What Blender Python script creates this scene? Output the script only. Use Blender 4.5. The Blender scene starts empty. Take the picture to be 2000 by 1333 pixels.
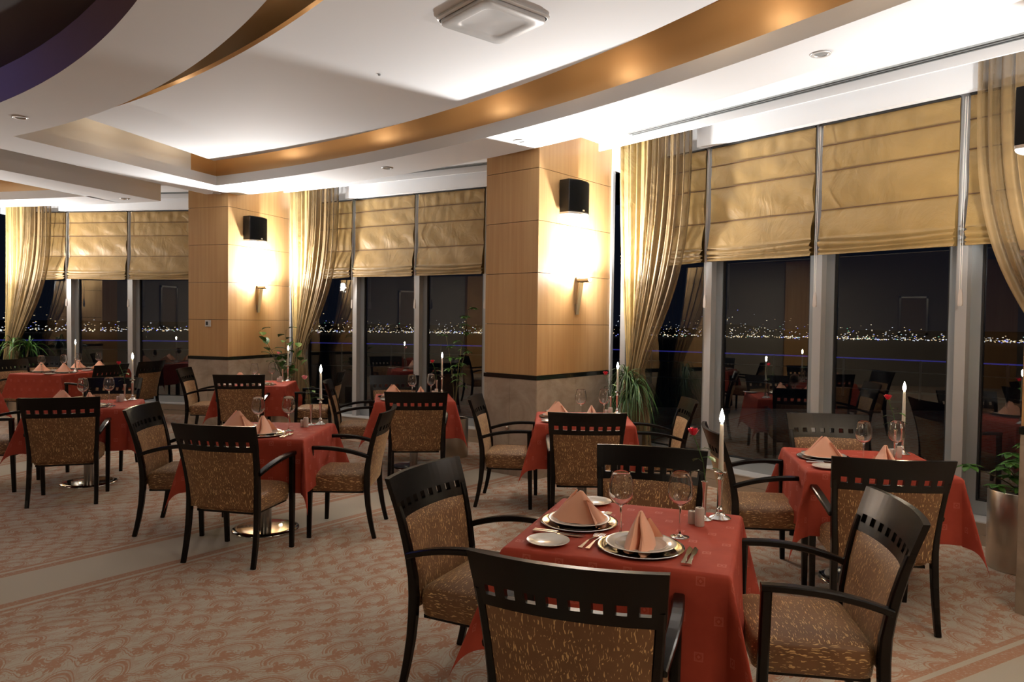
import bpy, math, random
from mathutils import Vector, Matrix
from math import sin, cos, pi, radians, degrees, hypot, sqrt, asin, atan2
random.seed(7)
SC = bpy.context.scene
COL = SC.collection

# ------------------------------------------------------------------ camera
FPX, HORY, ROLL, CAMZ = 1410.0, 626.0, 0.012, 1.6
pitch = math.atan((666.5 - HORY) / FPX)
cam = bpy.data.cameras.new('camera'); cam.sensor_width = 36; cam.lens = FPX / 2000 * 36
cam.clip_start = .05; cam.clip_end = 9000
co = bpy.data.objects.new('camera', cam); COL.objects.link(co)
Fv = Vector((0, cos(pitch), -sin(pitch))); R0 = Vector((1, 0, 0)); U0 = Vector((0, sin(pitch), cos(pitch)))
Rv = R0 * cos(ROLL) + U0 * sin(ROLL); Uv = U0 * cos(ROLL) - R0 * sin(ROLL)
co.matrix_world = Matrix(((Rv.x, Uv.x, -Fv.x, 0), (Rv.y, Uv.y, -Fv.y, 0), (Rv.z, Uv.z, -Fv.z, CAMZ), (0, 0, 0, 1)))
SC.camera = co

# ------------------------------------------------------------------ world, exposure
W = bpy.data.worlds.new('night'); SC.world = W; W.use_nodes = True
W.node_tree.nodes['Background'].inputs[0].default_value = (.0022, .003, .006, 1)
W.node_tree.nodes['Background'].inputs[1].default_value = 1
vs = SC.view_settings
vs.view_transform = 'Standard'; vs.look = 'None'; vs.gamma = 1; vs.use_curve_mapping = False
vs.exposure = 0.42
SC.cycles.max_bounces = 8; SC.cycles.diffuse_bounces = 4; SC.cycles.glossy_bounces = 4
SC.cycles.transmission_bounces = 8; SC.cycles.transparent_max_bounces = 12
SC.cycles.sample_clamp_indirect = 4; SC.cycles.caustics_reflective = False; SC.cycles.caustics_refractive = False
SCONCE_W = 112; SCONCE_P = 48; SCONCE_TILT = 12; SCONCE_COL = (1, .965, .93)
FILL_W = 62; FILL_COL = (1, .80, .58)
CANDLE_W = .55; COVE_W = 2.4

def light(name, kind, loc, power, col, size=.05, rot=None, shape=None, sy=None, spread=None):
    l = bpy.data.lights.new(name, kind); l.energy = power; l.color = col
    if kind == 'POINT': l.shadow_soft_size = size
    if kind == 'AREA':
        l.size = size
        if shape: l.shape = shape; l.size_y = sy or size
        if spread: l.spread = spread
    o = bpy.data.objects.new(name, l); o.location = loc
    if rot: o.rotation_euler = rot
    COL.objects.link(o); return o

# unseen fill lamps, added out of view to lift the dim room
light('hall_fill', 'AREA', (-4.5, -1.5, 3.2), FILL_W, FILL_COL, 2.2)
light('hall_fill', 'AREA', (2.2, .4, 3.25), FILL_W * .55, FILL_COL, 1.2)
light('hall_fill', 'AREA', (-8.5, 4.5, 3.25), FILL_W * .8, FILL_COL, 1.5)

# ------------------------------------------------------------------ helpers
CX, CY = -8.5, -2.8          # centre of the round building
def pol(r, b):               # b = bearing in degrees from +Y towards +X
    return (CX + r * sin(radians(b)), CY + r * cos(radians(b)))

class MB:
    def __init__(s): s.v = []; s.f = []; s.uv = None
    def add(s, vs, fs):
        n = len(s.v); s.v += [tuple(p) for p in vs]; s.f += [tuple(i + n for i in f) for f in fs]; return s
    def box(s, x0, x1, y0, y1, z0, z1, m=None):
        P = [(x0,y0,z0),(x1,y0,z0),(x1,y1,z0),(x0,y1,z0),(x0,y0,z1),(x1,y0,z1),(x1,y1,z1),(x0,y1,z1)]
        if m: P = [tuple(m @ Vector(p)) for p in P]
        return s.add(P, [(0,3,2,1),(4,5,6,7),(0,1,5,4),(1,2,6,5),(2,3,7,6),(3,0,4,7)])
    def bbox(s, x0, x1, y0, y1, z0, z1, c=.004):     # box with chamfered vertical and top edges
        a = [(x0+c,y0),(x1-c,y0),(x1,y0+c),(x1,y1-c),(x1-c,y1),(x0+c,y1),(x0,y1-c),(x0,y0+c)]
        cx, cy = (x0+x1)/2, (y0+y1)/2
        def ins(k): return [(cx+(x-cx)*(1-k*2/(x1-x0)), cy+(y-cy)*(1-k*2/(y1-y0))) for x, y in a]
        rows = [(ins(c), z0), (a, z0+c), (a, z1-c), (ins(c), z1)]
        return s.loft([[(x,y,z) for x,y in r] for r, z in rows])
    def loft(s, rings, closed=True, cap=True):
        n = len(s.v); m = len(rings[0])
        for r in rings: s.v += [tuple(p) for p in r]
        for i in range(len(rings)-1):
            for j in range(m if closed else m-1):
                k = (j+1) % m
                s.f.append((n+i*m+j, n+i*m+k, n+(i+1)*m+k, n+(i+1)*m+j))
        if cap and closed:
            s.f.append(tuple(n+j for j in reversed(range(m))))
            s.f.append(tuple(n+(len(rings)-1)*m+j for j in range(m)))
        return s
    def lathe(s, prof, n=24, cx=0, cy=0, cap=False):
        rings = [[(cx+r*cos(2*pi*j/n), cy+r*sin(2*pi*j/n), z) for j in range(n)] for r, z in prof]
        return s.loft(rings, True, cap)
    def tube(s, pts, rad, n=8, cap=True):
        pts = [Vector(p) for p in pts]; rings = []
        for i, p in enumerate(pts):
            d = (pts[min(i+1, len(pts)-1)] - pts[max(i-1, 0)]).normalized()
            a = d.cross(Vector((0,0,1)) if abs(d.z) < .9 else Vector((1,0,0))).normalized(); b = d.cross(a)
            r = rad[i] if isinstance(rad, (list, tuple)) else rad
            rings.append([p + a*r*cos(2*pi*j/n) + b*r*sin(2*pi*j/n) for j in range(n)])
        return s.loft(rings, True, cap)
    def bar(s, pts, w, t, side=(1,0,0), cap=True):    # rectangular section swept, w along side, t across
        pts = [Vector(p) for p in pts]; S = Vector(side).normalized(); rings = []
        for i, p in enumerate(pts):
            d = (pts[min(i+1, len(pts)-1)] - pts[max(i-1, 0)]).normalized()
            b = d.cross(S).normalized()
            wi = w[i] if isinstance(w, (list, tuple)) else w; ti = t[i] if isinstance(t, (list, tuple)) else t
            c = min(wi, ti) * .18
            o = [(-wi/2+c,-ti/2),(wi/2-c,-ti/2),(wi/2,-ti/2+c),(wi/2,ti/2-c),(wi/2-c,ti/2),(-wi/2+c,ti/2),(-wi/2,ti/2-c),(-wi/2,-ti/2+c)]
            rings.append([p + S*x + b*y for x, y in o])
        return s.loft(rings, True, cap)
    def grid(s, fn, nu, nv, uv=None):
        n = len(s.v)
        for j in range(nv+1):
            for i in range(nu+1): s.v.append(tuple(fn(i/nu, j/nv)))
        for j in range(nv):
            for i in range(nu):
                a = n+j*(nu+1)+i; s.f.append((a, a+1, a+nu+2, a+nu+1))
        return s
    def mesh(s, name, mat=None, smooth=False):
        me = bpy.data.meshes.new(name); me.from_pydata(s.v, [], s.f)
        if mat: me.materials.append(mat)
        if smooth: me.polygons.foreach_set('use_smooth', [True]*len(me.polygons))
        if s.uv:
            l = me.uv_layers.new(name='UVMap'); idx = [0]*len(me.loops); me.loops.foreach_get('vertex_index', idx)
            flat = []
            for i in idx: flat += s.uv[i]
            l.data.foreach_set('uv', flat)
        me.update(); return me
    def build(s, name, mat, parent=None, smooth=False, loc=None, rz=None):
        return obj(name, s.mesh(name, mat, smooth), parent, loc, rz)

def obj(name, me, parent=None, loc=None, rz=None):
    o = bpy.data.objects.new(name, me); COL.objects.link(o)
    if parent: o.parent = parent
    if loc: o.location = loc
    if rz is not None: o.rotation_euler = (0, 0, rz)
    return o
def tag(o, label=None, cat=None, group=None, kind=None):
    if label: o['label'] = label
    if cat: o['category'] = cat
    if group: o['group'] = group
    if kind: o['kind'] = kind
    return o
def empty(name, loc=(0,0,0), rz=0, **k):
    o = obj(name, None, None, loc, rz); o.empty_display_size = .1; return tag(o, **k)
def copy_tree(o, parent=None):
    c = o.copy(); COL.objects.link(c); c.parent = parent
    for ch in KIDS.get(o.name, []) : copy_tree(ch, c)
    return c
KIDS = {}
def register(root):
    for o in list(COL.objects):
        if o.parent: KIDS.setdefault(o.parent.name, [])
    def rec(r):
        KIDS[r.name] = [o for o in COL.objects if o.parent == r]
        for c in KIDS[r.name]: rec(c)
    rec(root)
def dup(root, loc, rz, label, group=None):
    c = copy_tree(root); c.location = loc; c.rotation_euler = (0, 0, rz); c['label'] = label
    if group: c['group'] = group
    return c
def auto_smooth(o, ang=40):
    me = o.data; me.polygons.foreach_set('use_smooth', [True]*len(me.polygons))
    try: me.set_sharp_from_angle(angle=radians(ang))
    except Exception: pass
    return o

# ------------------------------------------------------------------ materials
def nmat(name):
    m = bpy.data.materials.new(name); m.use_nodes = True; return m, m.node_tree, m.node_tree.nodes['Principled BSDF']
def M(name, col, rough=.5, metal=0, spec=.5, coat=0, sheen=0, bump=None):
    m, t, b = nmat(name)
    b.inputs['Base Color'].default_value = (*col, 1); b.inputs['Roughness'].default_value = rough
    b.inputs['Metallic'].default_value = metal; b.inputs['Specular IOR Level'].default_value = spec
    b.inputs['Coat Weight'].default_value = coat; b.inputs['Coat Roughness'].default_value = .15
    b.inputs['Sheen Weight'].default_value = sheen
    if bump:
        sc, st = bump; n = node(t, 'ShaderNodeTexNoise', Scale=sc, Detail=3.0); g = t.nodes.new('ShaderNodeNewGeometry')
        c = t.nodes.new('ShaderNodeTexCoord'); t.links.new(c.outputs['Object'], n.inputs['Vector'])
        bp = node(t, 'ShaderNodeBump', Strength=st, Distance=.01)
        t.links.new(n.outputs[0], bp.inputs['Height']); t.links.new(bp.outputs[0], b.inputs['Normal'])
    return m
def node(t, typ, **kw):
    n = t.nodes.new(typ)
    for k, v in kw.items():
        if k in n.inputs.keys(): n.inputs[k].default_value = v
        else: setattr(n, k, v)
    return n
class X:      # arithmetic on node sockets
    def __init__(s, t, k): s.t = t; s.k = k
    def op(s, o, *a, clamp=False):
        n = s.t.nodes.new('ShaderNodeMath'); n.operation = o; n.use_clamp = clamp
        for i, q in enumerate((s,) + a):
            if isinstance(q, X): s.t.links.new(q.k, n.inputs[i])
            else: n.inputs[i].default_value = q
        return X(s.t, n.outputs[0])
    def __add__(s, o): return s.op('ADD', o)
    __radd__ = __add__
    def __sub__(s, o): return s.op('SUBTRACT', o)
    def __mul__(s, o): return s.op('MULTIPLY', o)
    __rmul__ = __mul__
    def __truediv__(s, o): return s.op('DIVIDE', o)
    def neg(s): return s.op('MULTIPLY', -1.0)
    def lt(s, o): return s.op('LESS_THAN', o)
    def gt(s, o): return s.op('GREATER_THAN', o)
    def ab(s): return s.op('ABSOLUTE')
    def sin(s): return s.op('SINE')
    def fract(s): return s.op('FRACT')
    def floor(s): return s.op('FLOOR')
    def mx(s, o): return s.op('MAXIMUM', o)
    def mn(s, o): return s.op('MINIMUM', o)
    def soft(s, lo, hi):   # smooth step
        n = s.t.nodes.new('ShaderNodeMapRange'); n.interpolation_type = 'SMOOTHSTEP'
        s.t.links.new(s.k, n.inputs['Value']); n.inputs['From Min'].default_value = lo; n.inputs['From Max'].default_value = hi
        return X(s.t, n.outputs[0])
def sep(t, sock):
    n = t.nodes.new('ShaderNodeSeparateXYZ'); t.links.new(sock, n.inputs[0]); return [X(t, n.outputs[i]) for i in range(3)]
def mix(t, f, a, b):
    n = t.nodes.new('ShaderNodeMix'); n.data_type = 'RGBA'
    t.links.new(f.k, n.inputs['Factor'])
    for i, q in ((6, a), (7, b)):
        if isinstance(q, tuple): n.inputs[i].default_value = (*q, 1)
        else: t.links.new(q, n.inputs[i])
    return n.outputs[2]
def tex(t, coord, scale=(1,1,1), typ='ShaderNodeTexNoise', rot=(0,0,0), **kw):
    c = t.nodes.new('ShaderNodeTexCoord'); mp = t.nodes.new('ShaderNodeMapping')
    mp.inputs['Scale'].default_value = scale; mp.inputs['Rotation'].default_value = rot
    t.links.new(c.outputs[coord], mp.inputs[0]); n = node(t, typ, **kw); t.links.new(mp.outputs[0], n.inputs['Vector'])
    return X(t, n.outputs[0])
def bumpn(t, b, h, strength=.3, dist=.01):
    n = node(t, 'ShaderNodeBump', Strength=strength, Distance=dist); t.links.new(h.k, n.inputs['Height']); t.links.new(n.outputs[0], b.inputs['Normal'])

m_paint = M('white_paint', (.78, .80, .82), .75)
m_gold_wall = M('gold_leaf_wall', (.60, .39, .19), .36, .35)
m_dark_dome = M('dark_ceiling_paint', (.05, .035, .028), .7)
m_brown_face = M('brown_paint', (.30, .20, .14), .7)
m_alu = M('white_aluminium', (.70, .71, .71), .38, .25)
m_mull = M('mullion_aluminium', (.46, .46, .45), .4, .2)
m_alu_grey = M('grey_aluminium', (.34, .37, .38), .38, .3)
m_dark = M('dark_gap', (.012, .012, .012), .6)
m_black = M('black_grille', (.002, .002, .002), .9, spec=.1)
m_blackp = M('black_plastic', (.004, .004, .004), .4, spec=.3)
m_silver = M('silver', (.80, .79, .77), .2, 1)
m_chrome = M('steel', (.62, .60, .57), .09, 1)
m_mirror = M('charger_metal', (.60, .59, .56), .06, 1)
m_brushed = M('brushed_steel', (.55, .50, .43), .32, 1)
m_satin = M('satin_nickel', (.55, .54, .50), .3, 1)
m_china = M('china', (.74, .71, .65), .14, coat=.5)
m_ceramic = M('ceramic', (.62, .56, .50), .35)
m_candle = M('wax', (.82, .78, .70), .45)
m_candle.node_tree.nodes['Principled BSDF'].inputs['Subsurface Weight'].default_value = .3
m_candle.node_tree.nodes['Principled BSDF'].inputs['Subsurface Radius'].default_value = (.02, .012, .008)
m_darkwood = M('dark_stained_wood', (.005, .0035, .0028), .27, spec=.24)
m_leaf = M('leaf', (.045, .13, .02), .38)
m_leaf2 = M('narrow_leaf', (.05, .12, .035), .35)
m_leaf3 = M('broad_leaf', (.04, .12, .02), .3)
m_stem = M('plant_stem', (.10, .09, .04), .6)
m_soil = M('soil', (.02, .014, .01), .9)
m_red = M('red_petal', (.62, .02, .06), .45)
m_pink = M('pink_petal', (.85, .30, .38), .45)
m_navy = M('night_ground', (.006, .007, .010), .9)
m_mblack = M('green_black_stone', (.012, .014, .011), .12)
m_beige = M('beige_stone', (.36, .29, .22), .5)
m_plaster = M('hall_plaster', (.34, .32, .28), .8)

def emis(name, col, st):
    m = bpy.data.materials.new(name); m.use_nodes = True; t = m.node_tree
    for n in list(t.nodes): t.nodes.remove(n)
    e = t.nodes.new('ShaderNodeEmission'); e.inputs[0].default_value = (*col, 1); e.inputs[1].default_value = st
    o = t.nodes.new('ShaderNodeOutputMaterial'); t.links.new(e.outputs[0], o.inputs[0]); return m
m_flame = emis('flame', (1, .82, .55), 120)
m_bulb = emis('lamp_glow', (1, .9, .74), 60)
m_bulb_dim = emis('fill_lamp_glow', (1, .9, .74), 12)
m_blue = emis('blue_reflection', (.12, .12, 1), .12)
m_city = [emis('city_light', c, s) for c, s in (((1,.72,.38),.9), ((.85,.9,1),.9), ((1,.85,.6),1.8), ((.2,.25,1),1.6), ((.3,1,.6),.6))]

# pillar wood with vertical grain
def wood_panel(name, c1, c2):
    m, t, b = nmat(name)
    g = tex(t, 'Object', (26, 26, .7), Scale=1.0, Detail=5.0, Roughness=.6, Distortion=.35)
    g2 = tex(t, 'Object', (3, 3, .5), Scale=1.0, Detail=2.0)
    f = (g * .6 + g2 * .5).soft(.35, .75)
    t.links.new(mix(t, f, c1, c2), b.inputs['Base Color']); b.inputs['Roughness'].default_value = .38
    b.inputs['Coat Weight'].default_value = .12; return m
m_wood = wood_panel('pillar_veneer', (.60, .37, .165), (.50, .28, .11))
# marble slab
m_marble, t, b = nmat('beige_marble')
g = tex(t, 'Object', (1, 1, 1), Scale=2.4, Detail=7.0, Roughness=.62, Distortion=1.6)
t.links.new(mix(t, g.soft(.3, .75), (.47, .39, .30), (.31, .245, .185)), b.inputs['Base Color']); b.inputs['Roughness'].default_value = .22

# flecked upholstery
def fabric(name, vert):
    m, t, b = nmat(name)
    w = tex(t, 'Object', (1,1,1), Scale=38.0, Detail=1.0)
    c = t.nodes.new('ShaderNodeTexCoord')
    va = t.nodes.new('ShaderNodeVectorMath'); va.operation = 'ADD'; cb = t.nodes.new('ShaderNodeCombineXYZ')
    d = (w - .5) * .014
    for i in range(3): t.links.new(d.k, cb.inputs[i])
    t.links.new(c.outputs['Object'], va.inputs[0]); t.links.new(cb.outputs[0], va.inputs[1])
    def dash(sc):
        mp = t.nodes.new('ShaderNodeMapping'); mp.inputs['Scale'].default_value = sc; t.links.new(va.outputs[0], mp.inputs[0])
        n = node(t, 'ShaderNodeTexNoise', Scale=1.0, Detail=0.0); t.links.new(mp.outputs[0], n.inputs['Vector'])
        return X(t, n.outputs[0]).soft(.655, .70)
    if vert: f = dash((240, 240, 20))
    else:
        nx, ny, nz_ = sep(t, c.outputs['Normal'])
        sel = nx.ab().gt(.6)
        f = dash((26, 240, 240)) * (sel * -1.0 + 1.0) + dash((240, 26, 240)) * sel
    big = tex(t, 'Object', (1,1,1), Scale=9.0, Detail=2.0).soft(.3, .7)
    base = mix(t, big, (.15, .068, .026), (.20, .095, .038))
    t.links.new(mix(t, f, base, (.70, .46, .20)), b.inputs['Base Color'])
    b.inputs['Roughness'].default_value = .55; b.inputs['Sheen Weight'].default_value = .35
    b.inputs['Sheen Tint'].default_value = (1, .75, .45, 1)
    bumpn(t, b, f, .25, .003); return m
m_fab_v = fabric('flecked_fabric_upright', True)
m_fab_h = fabric('flecked_fabric_seat', False)

# tablecloth: woven square medallions and faint ironing creases
m_cloth, t, b = nmat('red_tablecloth')
c = t.nodes.new('ShaderNodeUVMap'); ux, uy, _ = sep(t, c.outputs[0])
P_ = .125
row = (uy / P_).floor()
fx = ((ux / P_ + row * .5).fract() - .5).ab(); fy = ((uy / P_).fract() - .5).ab()
q = fx.mx(fy); motif = q.lt(.125) * (q.gt(.095) + (fx + fy).gt(.10) * .5 + (fx + fy).lt(.05)).mn(1.0)
b0 = mix(t, tex(t, 'UV', Scale=9.0, Detail=3.0).soft(.3, .7), (.36, .050, .028), (.41, .062, .034))
t.links.new(mix(t, motif * .30, b0, (.70, .22, .16)), b.inputs['Base Color'])
t.links.new((motif * -.2 + .75).k, b.inputs['Roughness']); b.inputs['Specular IOR Level'].default_value = .3
crease = ((ux.ab() - .2).ab().lt(.0025)).mx((uy.ab() - .2).ab().lt(.0025))
wr = tex(t, 'UV', Scale=6.0, Detail=3.0)
bumpn(t, b, wr * .8 + crease * .25, .35, .012)

m_napkin, t, b = nmat('apricot_napkin')
b.inputs['Base Color'].default_value = (.95, .50, .33, 1); b.inputs['Roughness'].default_value = .65; b.inputs['Sheen Weight'].default_value = .3
bumpn(t, b, tex(t, 'Object', Scale=700.0, Detail=1.0), .1, .001)

def silk(name, c1, c2, rough=.36, alpha=None, wr=.5, stripes=False):
    m, t, b = nmat(name)
    g = tex(t, 'Object', (1,1,1), Scale=3.0, Detail=4.0, Distortion=.8)
    f = g.soft(.3, .7)
    if stripes:
        s_ = tex(t, 'UV', (4, .2, 1), Scale=1.0, Detail=2.0); f = (f * .3 + s_.soft(.40, .62) * .75)
    t.links.new(mix(t, f, c1, c2), b.inputs['Base Color']); b.inputs['Roughness'].default_value = rough
    b.inputs['Sheen Weight'].default_value = .08; b.inputs['Metallic'].default_value = .05
    n2 = tex(t, 'Object', (1.2, 1.2, .8), Scale=3.2, Detail=5.0, Roughness=.55, Distortion=2.2)
    n3 = tex(t, 'Object', (40, 40, 400), Scale=1.0, Detail=1.0)
    bumpn(t, b, n2 + n3 * .012, wr, .06)
    if alpha: b.inputs['Alpha'].default_value = alpha
    return m
m_blind = silk('gold_blind_silk', (.26, .165, .052), (.32, .205, .068), .45, wr=.19)
m_drape = silk('gold_drape_silk', (.46, .33, .13), (.20, .15, .065), .34, wr=.3, stripes=True)
m_sheer = silk('bronze_sheer', (.13, .085, .035), (.34, .235, .11), .5, alpha=.66, wr=.3, stripes=True)
m_batten = M('blind_seam', (.10, .045, .015), .6)

# glass
m_pane = bpy.data.materials.new('window_glass'); m_pane.use_nodes = True; t = m_pane.node_tree
for n in list(t.nodes): t.nodes.remove(n)
tr = t.nodes.new('ShaderNodeBsdfTransparent'); tr.inputs[0].default_value = (.86, .9, .9, 1)
gl = t.nodes.new('ShaderNodeBsdfGlossy'); gl.inputs['Roughness'].default_value = 0; gl.inputs['Color'].default_value = (.9, .97, 1, 1)
fr = t.nodes.new('ShaderNodeFresnel'); fr.inputs[0].default_value = 2.4
ms = t.nodes.new('ShaderNodeMixShader'); out = t.nodes.new('ShaderNodeOutputMaterial')
t.links.new(fr.outputs[0], ms.inputs[0]); t.links.new(tr.outputs[0], ms.inputs[1]); t.links.new(gl.outputs[0], ms.inputs[2]); t.links.new(ms.outputs[0], out.inputs[0])
m_glass, t, b = nmat('wine_glass')
b.inputs['Transmission Weight'].default_value = 1; b.inputs['Roughness'].default_value = 0; b.inputs['IOR'].default_value = 1.48
b.inputs['Base Color'].default_value = (1, 1, 1, 1)

# carpet: scrolls and fan flowers on beige, plain radial bands edged by rust lines
m_carpet, t, b = nmat('patterned_carpet')
c = t.nodes.new('ShaderNodeTexCoord'); nz = node(t, 'ShaderNodeTexNoise', Scale=5.0, Detail=2.0); t.links.new(c.outputs['Object'], nz.inputs['Vector'])
px, py, _ = sep(t, c.outputs['Object']); lo_ = node(t, 'ShaderNodeTexNoise', Scale=1.1, Detail=0.0); t.links.new(c.outputs['Object'], lo_.inputs['Vector']); la, lb, _ = sep(t, lo_.outputs['Color']); na, nb_, _ = sep(t, nz.outputs['Color'])
X1 = px + (na - .5) * .026 + (la - .5) * .5; Y1 = py + (nb_ - .5) * .026 + (lb - .5) * .5
ca, sa = cos(radians(25)), sin(radians(25))
XR = X1 * ca + Y1 * sa; YR = Y1 * ca - X1 * sa
def motifs(XR, YR, wx, wy, ox, oy, flip=1):
    ry = (YR + oy) / wy; rr = ry.floor(); lx = (((XR + ox) / wx + rr * .5).fract() - .5) * (wx * flip); ly = (ry.fract() - .5) * wy
    r = (lx * lx + ly * ly).op('SQRT'); th = ly.op('ARCTAN2', lx)
    spiral = (r - (th * .011 + .062)).ab()                       # opening scroll
    band = spiral.lt(.0065).mx((spiral - .017).ab().lt(.0025)) * th.gt(-2.6)
    fx_ = lx + .075; fy_ = ly + .030
    fr_ = (fx_*fx_ + fy_*fy_).op('SQRT'); ft = fy_.op('ARCTAN2', fx_)
    fan = fr_.lt((ft * 4.5).sin().ab() * .028 + .030) * ft.lt(1.4)
    fx2 = lx - .045; fy2 = ly + .062
    f2 = (fx2*fx2 + fy2*fy2).op('SQRT'); ft2 = fy2.op('ARCTAN2', fx2)
    fan2 = f2.lt((ft2 * 3.5).sin().ab() * .024 + .020)
    stem = (ly - (lx * 24.0).sin() * .03 + .05).ab().lt(.0035).mx((ly - (lx * 24.0).sin() * .034 + .066).ab().lt(.0028))
    return band.mx(fan).mx(fan2).mx(stem)
mot = motifs(XR, YR, .27, .20, 0, 0).mx(motifs(XR, YR, .27, .20, .135, .10, -1) * .4)
c7 = tex(t, 'Object', Scale=6.5, Detail=1.5, Distortion=1.2); c8 = tex(t, 'Object', (1,1,1), Scale=9.0, Detail=1.0, Distortion=2.0)
fil = ((c7 - .5).ab().lt(.006)).mx((c7 - .56).ab().lt(.005)).mx((c8 - .47).ab().lt(.006)) * .7
mot = mot.mx(fil)
fine = tex(t, 'Object', Scale=60.0, Detail=3.0, Roughness=.7)
haze_ = tex(t, 'Object', Scale=11.0, Detail=4.0, Roughness=.65)
pat = (mot * fine.soft(.25, .45) + haze_.soft(.56, .64) * .25 * fine.soft(.42, .55)).mn(1.0)
ground = (.60, .545, .44); rust = (.46, .22, .115)
plain = None; line = None
for bb in (-3.0, 18.0, 38.75, 61.4, 82.0):
    d = ((px - CX) * cos(radians(bb)) - (py - CY) * sin(radians(bb)))
    fwd = ((px - CX) * sin(radians(bb)) + (py - CY) * cos(radians(bb))).gt(3.0)
    a_ = d.ab()
    pl = a_.lt(.36) * fwd
    ln = ((a_ - .27).ab().lt(.034).mx((a_ - .35).ab().lt(.016))) * fwd
    plain = pl if plain is None else plain.mx(pl); line = ln if line is None else line.mx(ln)
f = (pat * (plain * -1.0 + 1.0) + line * (fine.soft(.25, .5))).mn(1.0)
tuft = tex(t, 'Object', Scale=420.0, Detail=2.0)
colr = mix(t, f * .9, mix(t, tuft.soft(.2, .8), tuple(v*.9 for v in ground), ground), rust)
t.links.new(colr, b.inputs['Base Color']); b.inputs['Roughness'].default_value = .95; b.inputs['Specular IOR Level'].default_value = .15
b.inputs['Sheen Weight'].default_value = .2
bumpn(t, b, tuft + f * .4, .35, .004)

# ------------------------------------------------------------------ floor and outside
fl = MB().add([(-13, -6, 0), (9, -6, 0), (9, 13.5, 0), (-13, 13.5, 0)], [(0,1,2,3)]).build('floor', m_carpet); tag(fl, kind='structure')

# ceiling circles (measured): centre x, y, radius
CIR = dict(out=(-10.39, -3.05, 14.72), tray=(-10.95, -4.06, 15.22), trin=(-9.73, -2.17, 10.37), ring=(-10.48, -3.21, 11.06), pout=(-9.87, -2.30, 13.02), pin=(-11.7, -4.4, 13.8))
def rad(k, b, off=0):
    x, y, R = CIR[k]; R += off; dx, dy = sin(radians(b)), cos(radians(b)); ex, ey = CX - x, CY - y
    B = ex*dx + ey*dy; return -B + sqrt(B*B - (ex*ex + ey*ey - R*R))
def P(r, b, z): x, y = pol(r, b); return (x, y, z)
def edge_b(s, r): return 20.85 - degrees(asin(s / r))        # bearing of a line parallel to the far pillar's axis
def hstrip(mb, f0, f1, a, b_, z, n=60, edge0=None, edge1=None):
    """horizontal strip between radius functions; a/b_ = (bearing at inner, bearing at outer) at the ends"""
    i0, o0 = a; i1, o1 = b_
    vs_ = []
    for k in range(n+1):
        u = k/n; bi = i0+(i1-i0)*u; bo = o0+(o1-o0)*u
        vs_ += [P(f0(bi), bi, z), P(f1(bo), bo, z)]
    mb.add(vs_, [(2*k, 2*k+1, 2*k+3, 2*k+2) for k in range(n)])
def vwall(mb, f, a, b_, z0, z1, n=60):
    vs_ = []
    for k in range(n+1):
        q = a+(b_-a)*k/n; vs_ += [P(f(q), q, z0), P(f(q), q, z1)]
    mb.add(vs_, [(2*k, 2*k+1, 2*k+3, 2*k+2) for k in range(n)])
def rwall(mb, p0, p1, z0, z1): mb.add([(*p0, z0), (*p1, z0), (*p1, z1), (*p0, z1)], [(0,1,2,3)])
ZS, ZL, ZU, ZP = 3.30, 3.42, 3.72, 3.56
OUT = lambda q: rad('out', q); TO = lambda q: rad('tray', q); TI = lambda q: rad('trin', q); RI = lambda q: rad('ring', q)
G0 = 10.15                                       # inner end of the slot between the two soffits
def eb(s, f, guess=15):
    q = guess
    for _ in range(8): q = edge_b(s, f(q))
    return q
bl_out = eb(.64, OUT); bl_ri = eb(.64, RI); gl_out = eb(1.75, OUT); gl_g = edge_b(1.75, G0); bl_g = edge_b(.64, G0)
tl_to = eb(2.40, TO); tl_ti = eb(2.40, TI)
BE, BE2, BN = 61.6, 64.2, 112
sof = MB()
hstrip(sof, TO, OUT, (20.85, 20.85), (BE, BE), ZS)                        # outer ring
hstrip(sof, RI, OUT, (bl_ri, bl_out), (20.85, 20.85), ZS, 6)              # beam by the far pillar
hstrip(sof, RI, TI, (20.85, 20.85), (BE, BE), ZS)                         # inner ring
hstrip(sof, RI, OUT, (BE, BE), (BE2, BE2), ZS, 6)
hstrip(sof, TO, OUT, (BE2, BE2), (BN, BN), ZS); hstrip(sof, RI, TI, (BE2, BE2), (BN, BN), ZS)
hstrip(sof, RI, lambda q: G0, (-30, -30), (bl_ri, bl_g), ZS, 20)           # inner ring, left
hstrip(sof, lambda q: G0, OUT, (tl_ti, tl_to), (gl_g, gl_out), ZS, 6)      # beam, left bay
hstrip(sof, TO, OUT, (-30, -30), (tl_to, tl_to), ZS, 30)
hstrip(sof, lambda q: G0, TI, (-30, -30), (tl_ti, tl_ti), ZS, 20)
# faces
vwall(sof, OUT, bl_out, BN, ZS, ZP); vwall(sof, OUT, -30, gl_out, ZS, ZP)
vwall(sof, TO, 20.85, BE, ZS, ZL); vwall(sof, TI, 20.85, BE, ZS, ZL)
vwall(sof, TO, -30, tl_to, ZS, ZL); vwall(sof, TI, -30, tl_ti, ZS, ZL)
vwall(sof, TO, BE2, BN, ZS, ZL); vwall(sof, TI, BE2, BN, ZS, ZL)
rwall(sof, pol(TI(20.85), 20.85), pol(TO(20.85), 20.85), ZS, ZL)
rwall(sof, pol(TI(BE), BE), pol(TO(BE), BE), ZS, ZL); rwall(sof, pol(TI(BE2), BE2), pol(TO(BE2), BE2), ZS, ZL)
rwall(sof, pol(TI(tl_ti), tl_ti), pol(TO(tl_to), tl_to), ZS, ZL)
rwall(sof, pol(G0, bl_g), pol(OUT(bl_out), bl_out), ZS, ZP)                # gap sides
rwall(sof, pol(G0, gl_g), pol(OUT(gl_out), gl_out), ZS, ZP)
rwall(sof, pol(G0, gl_g), pol(G0, bl_g), ZS, ZP)
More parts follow.
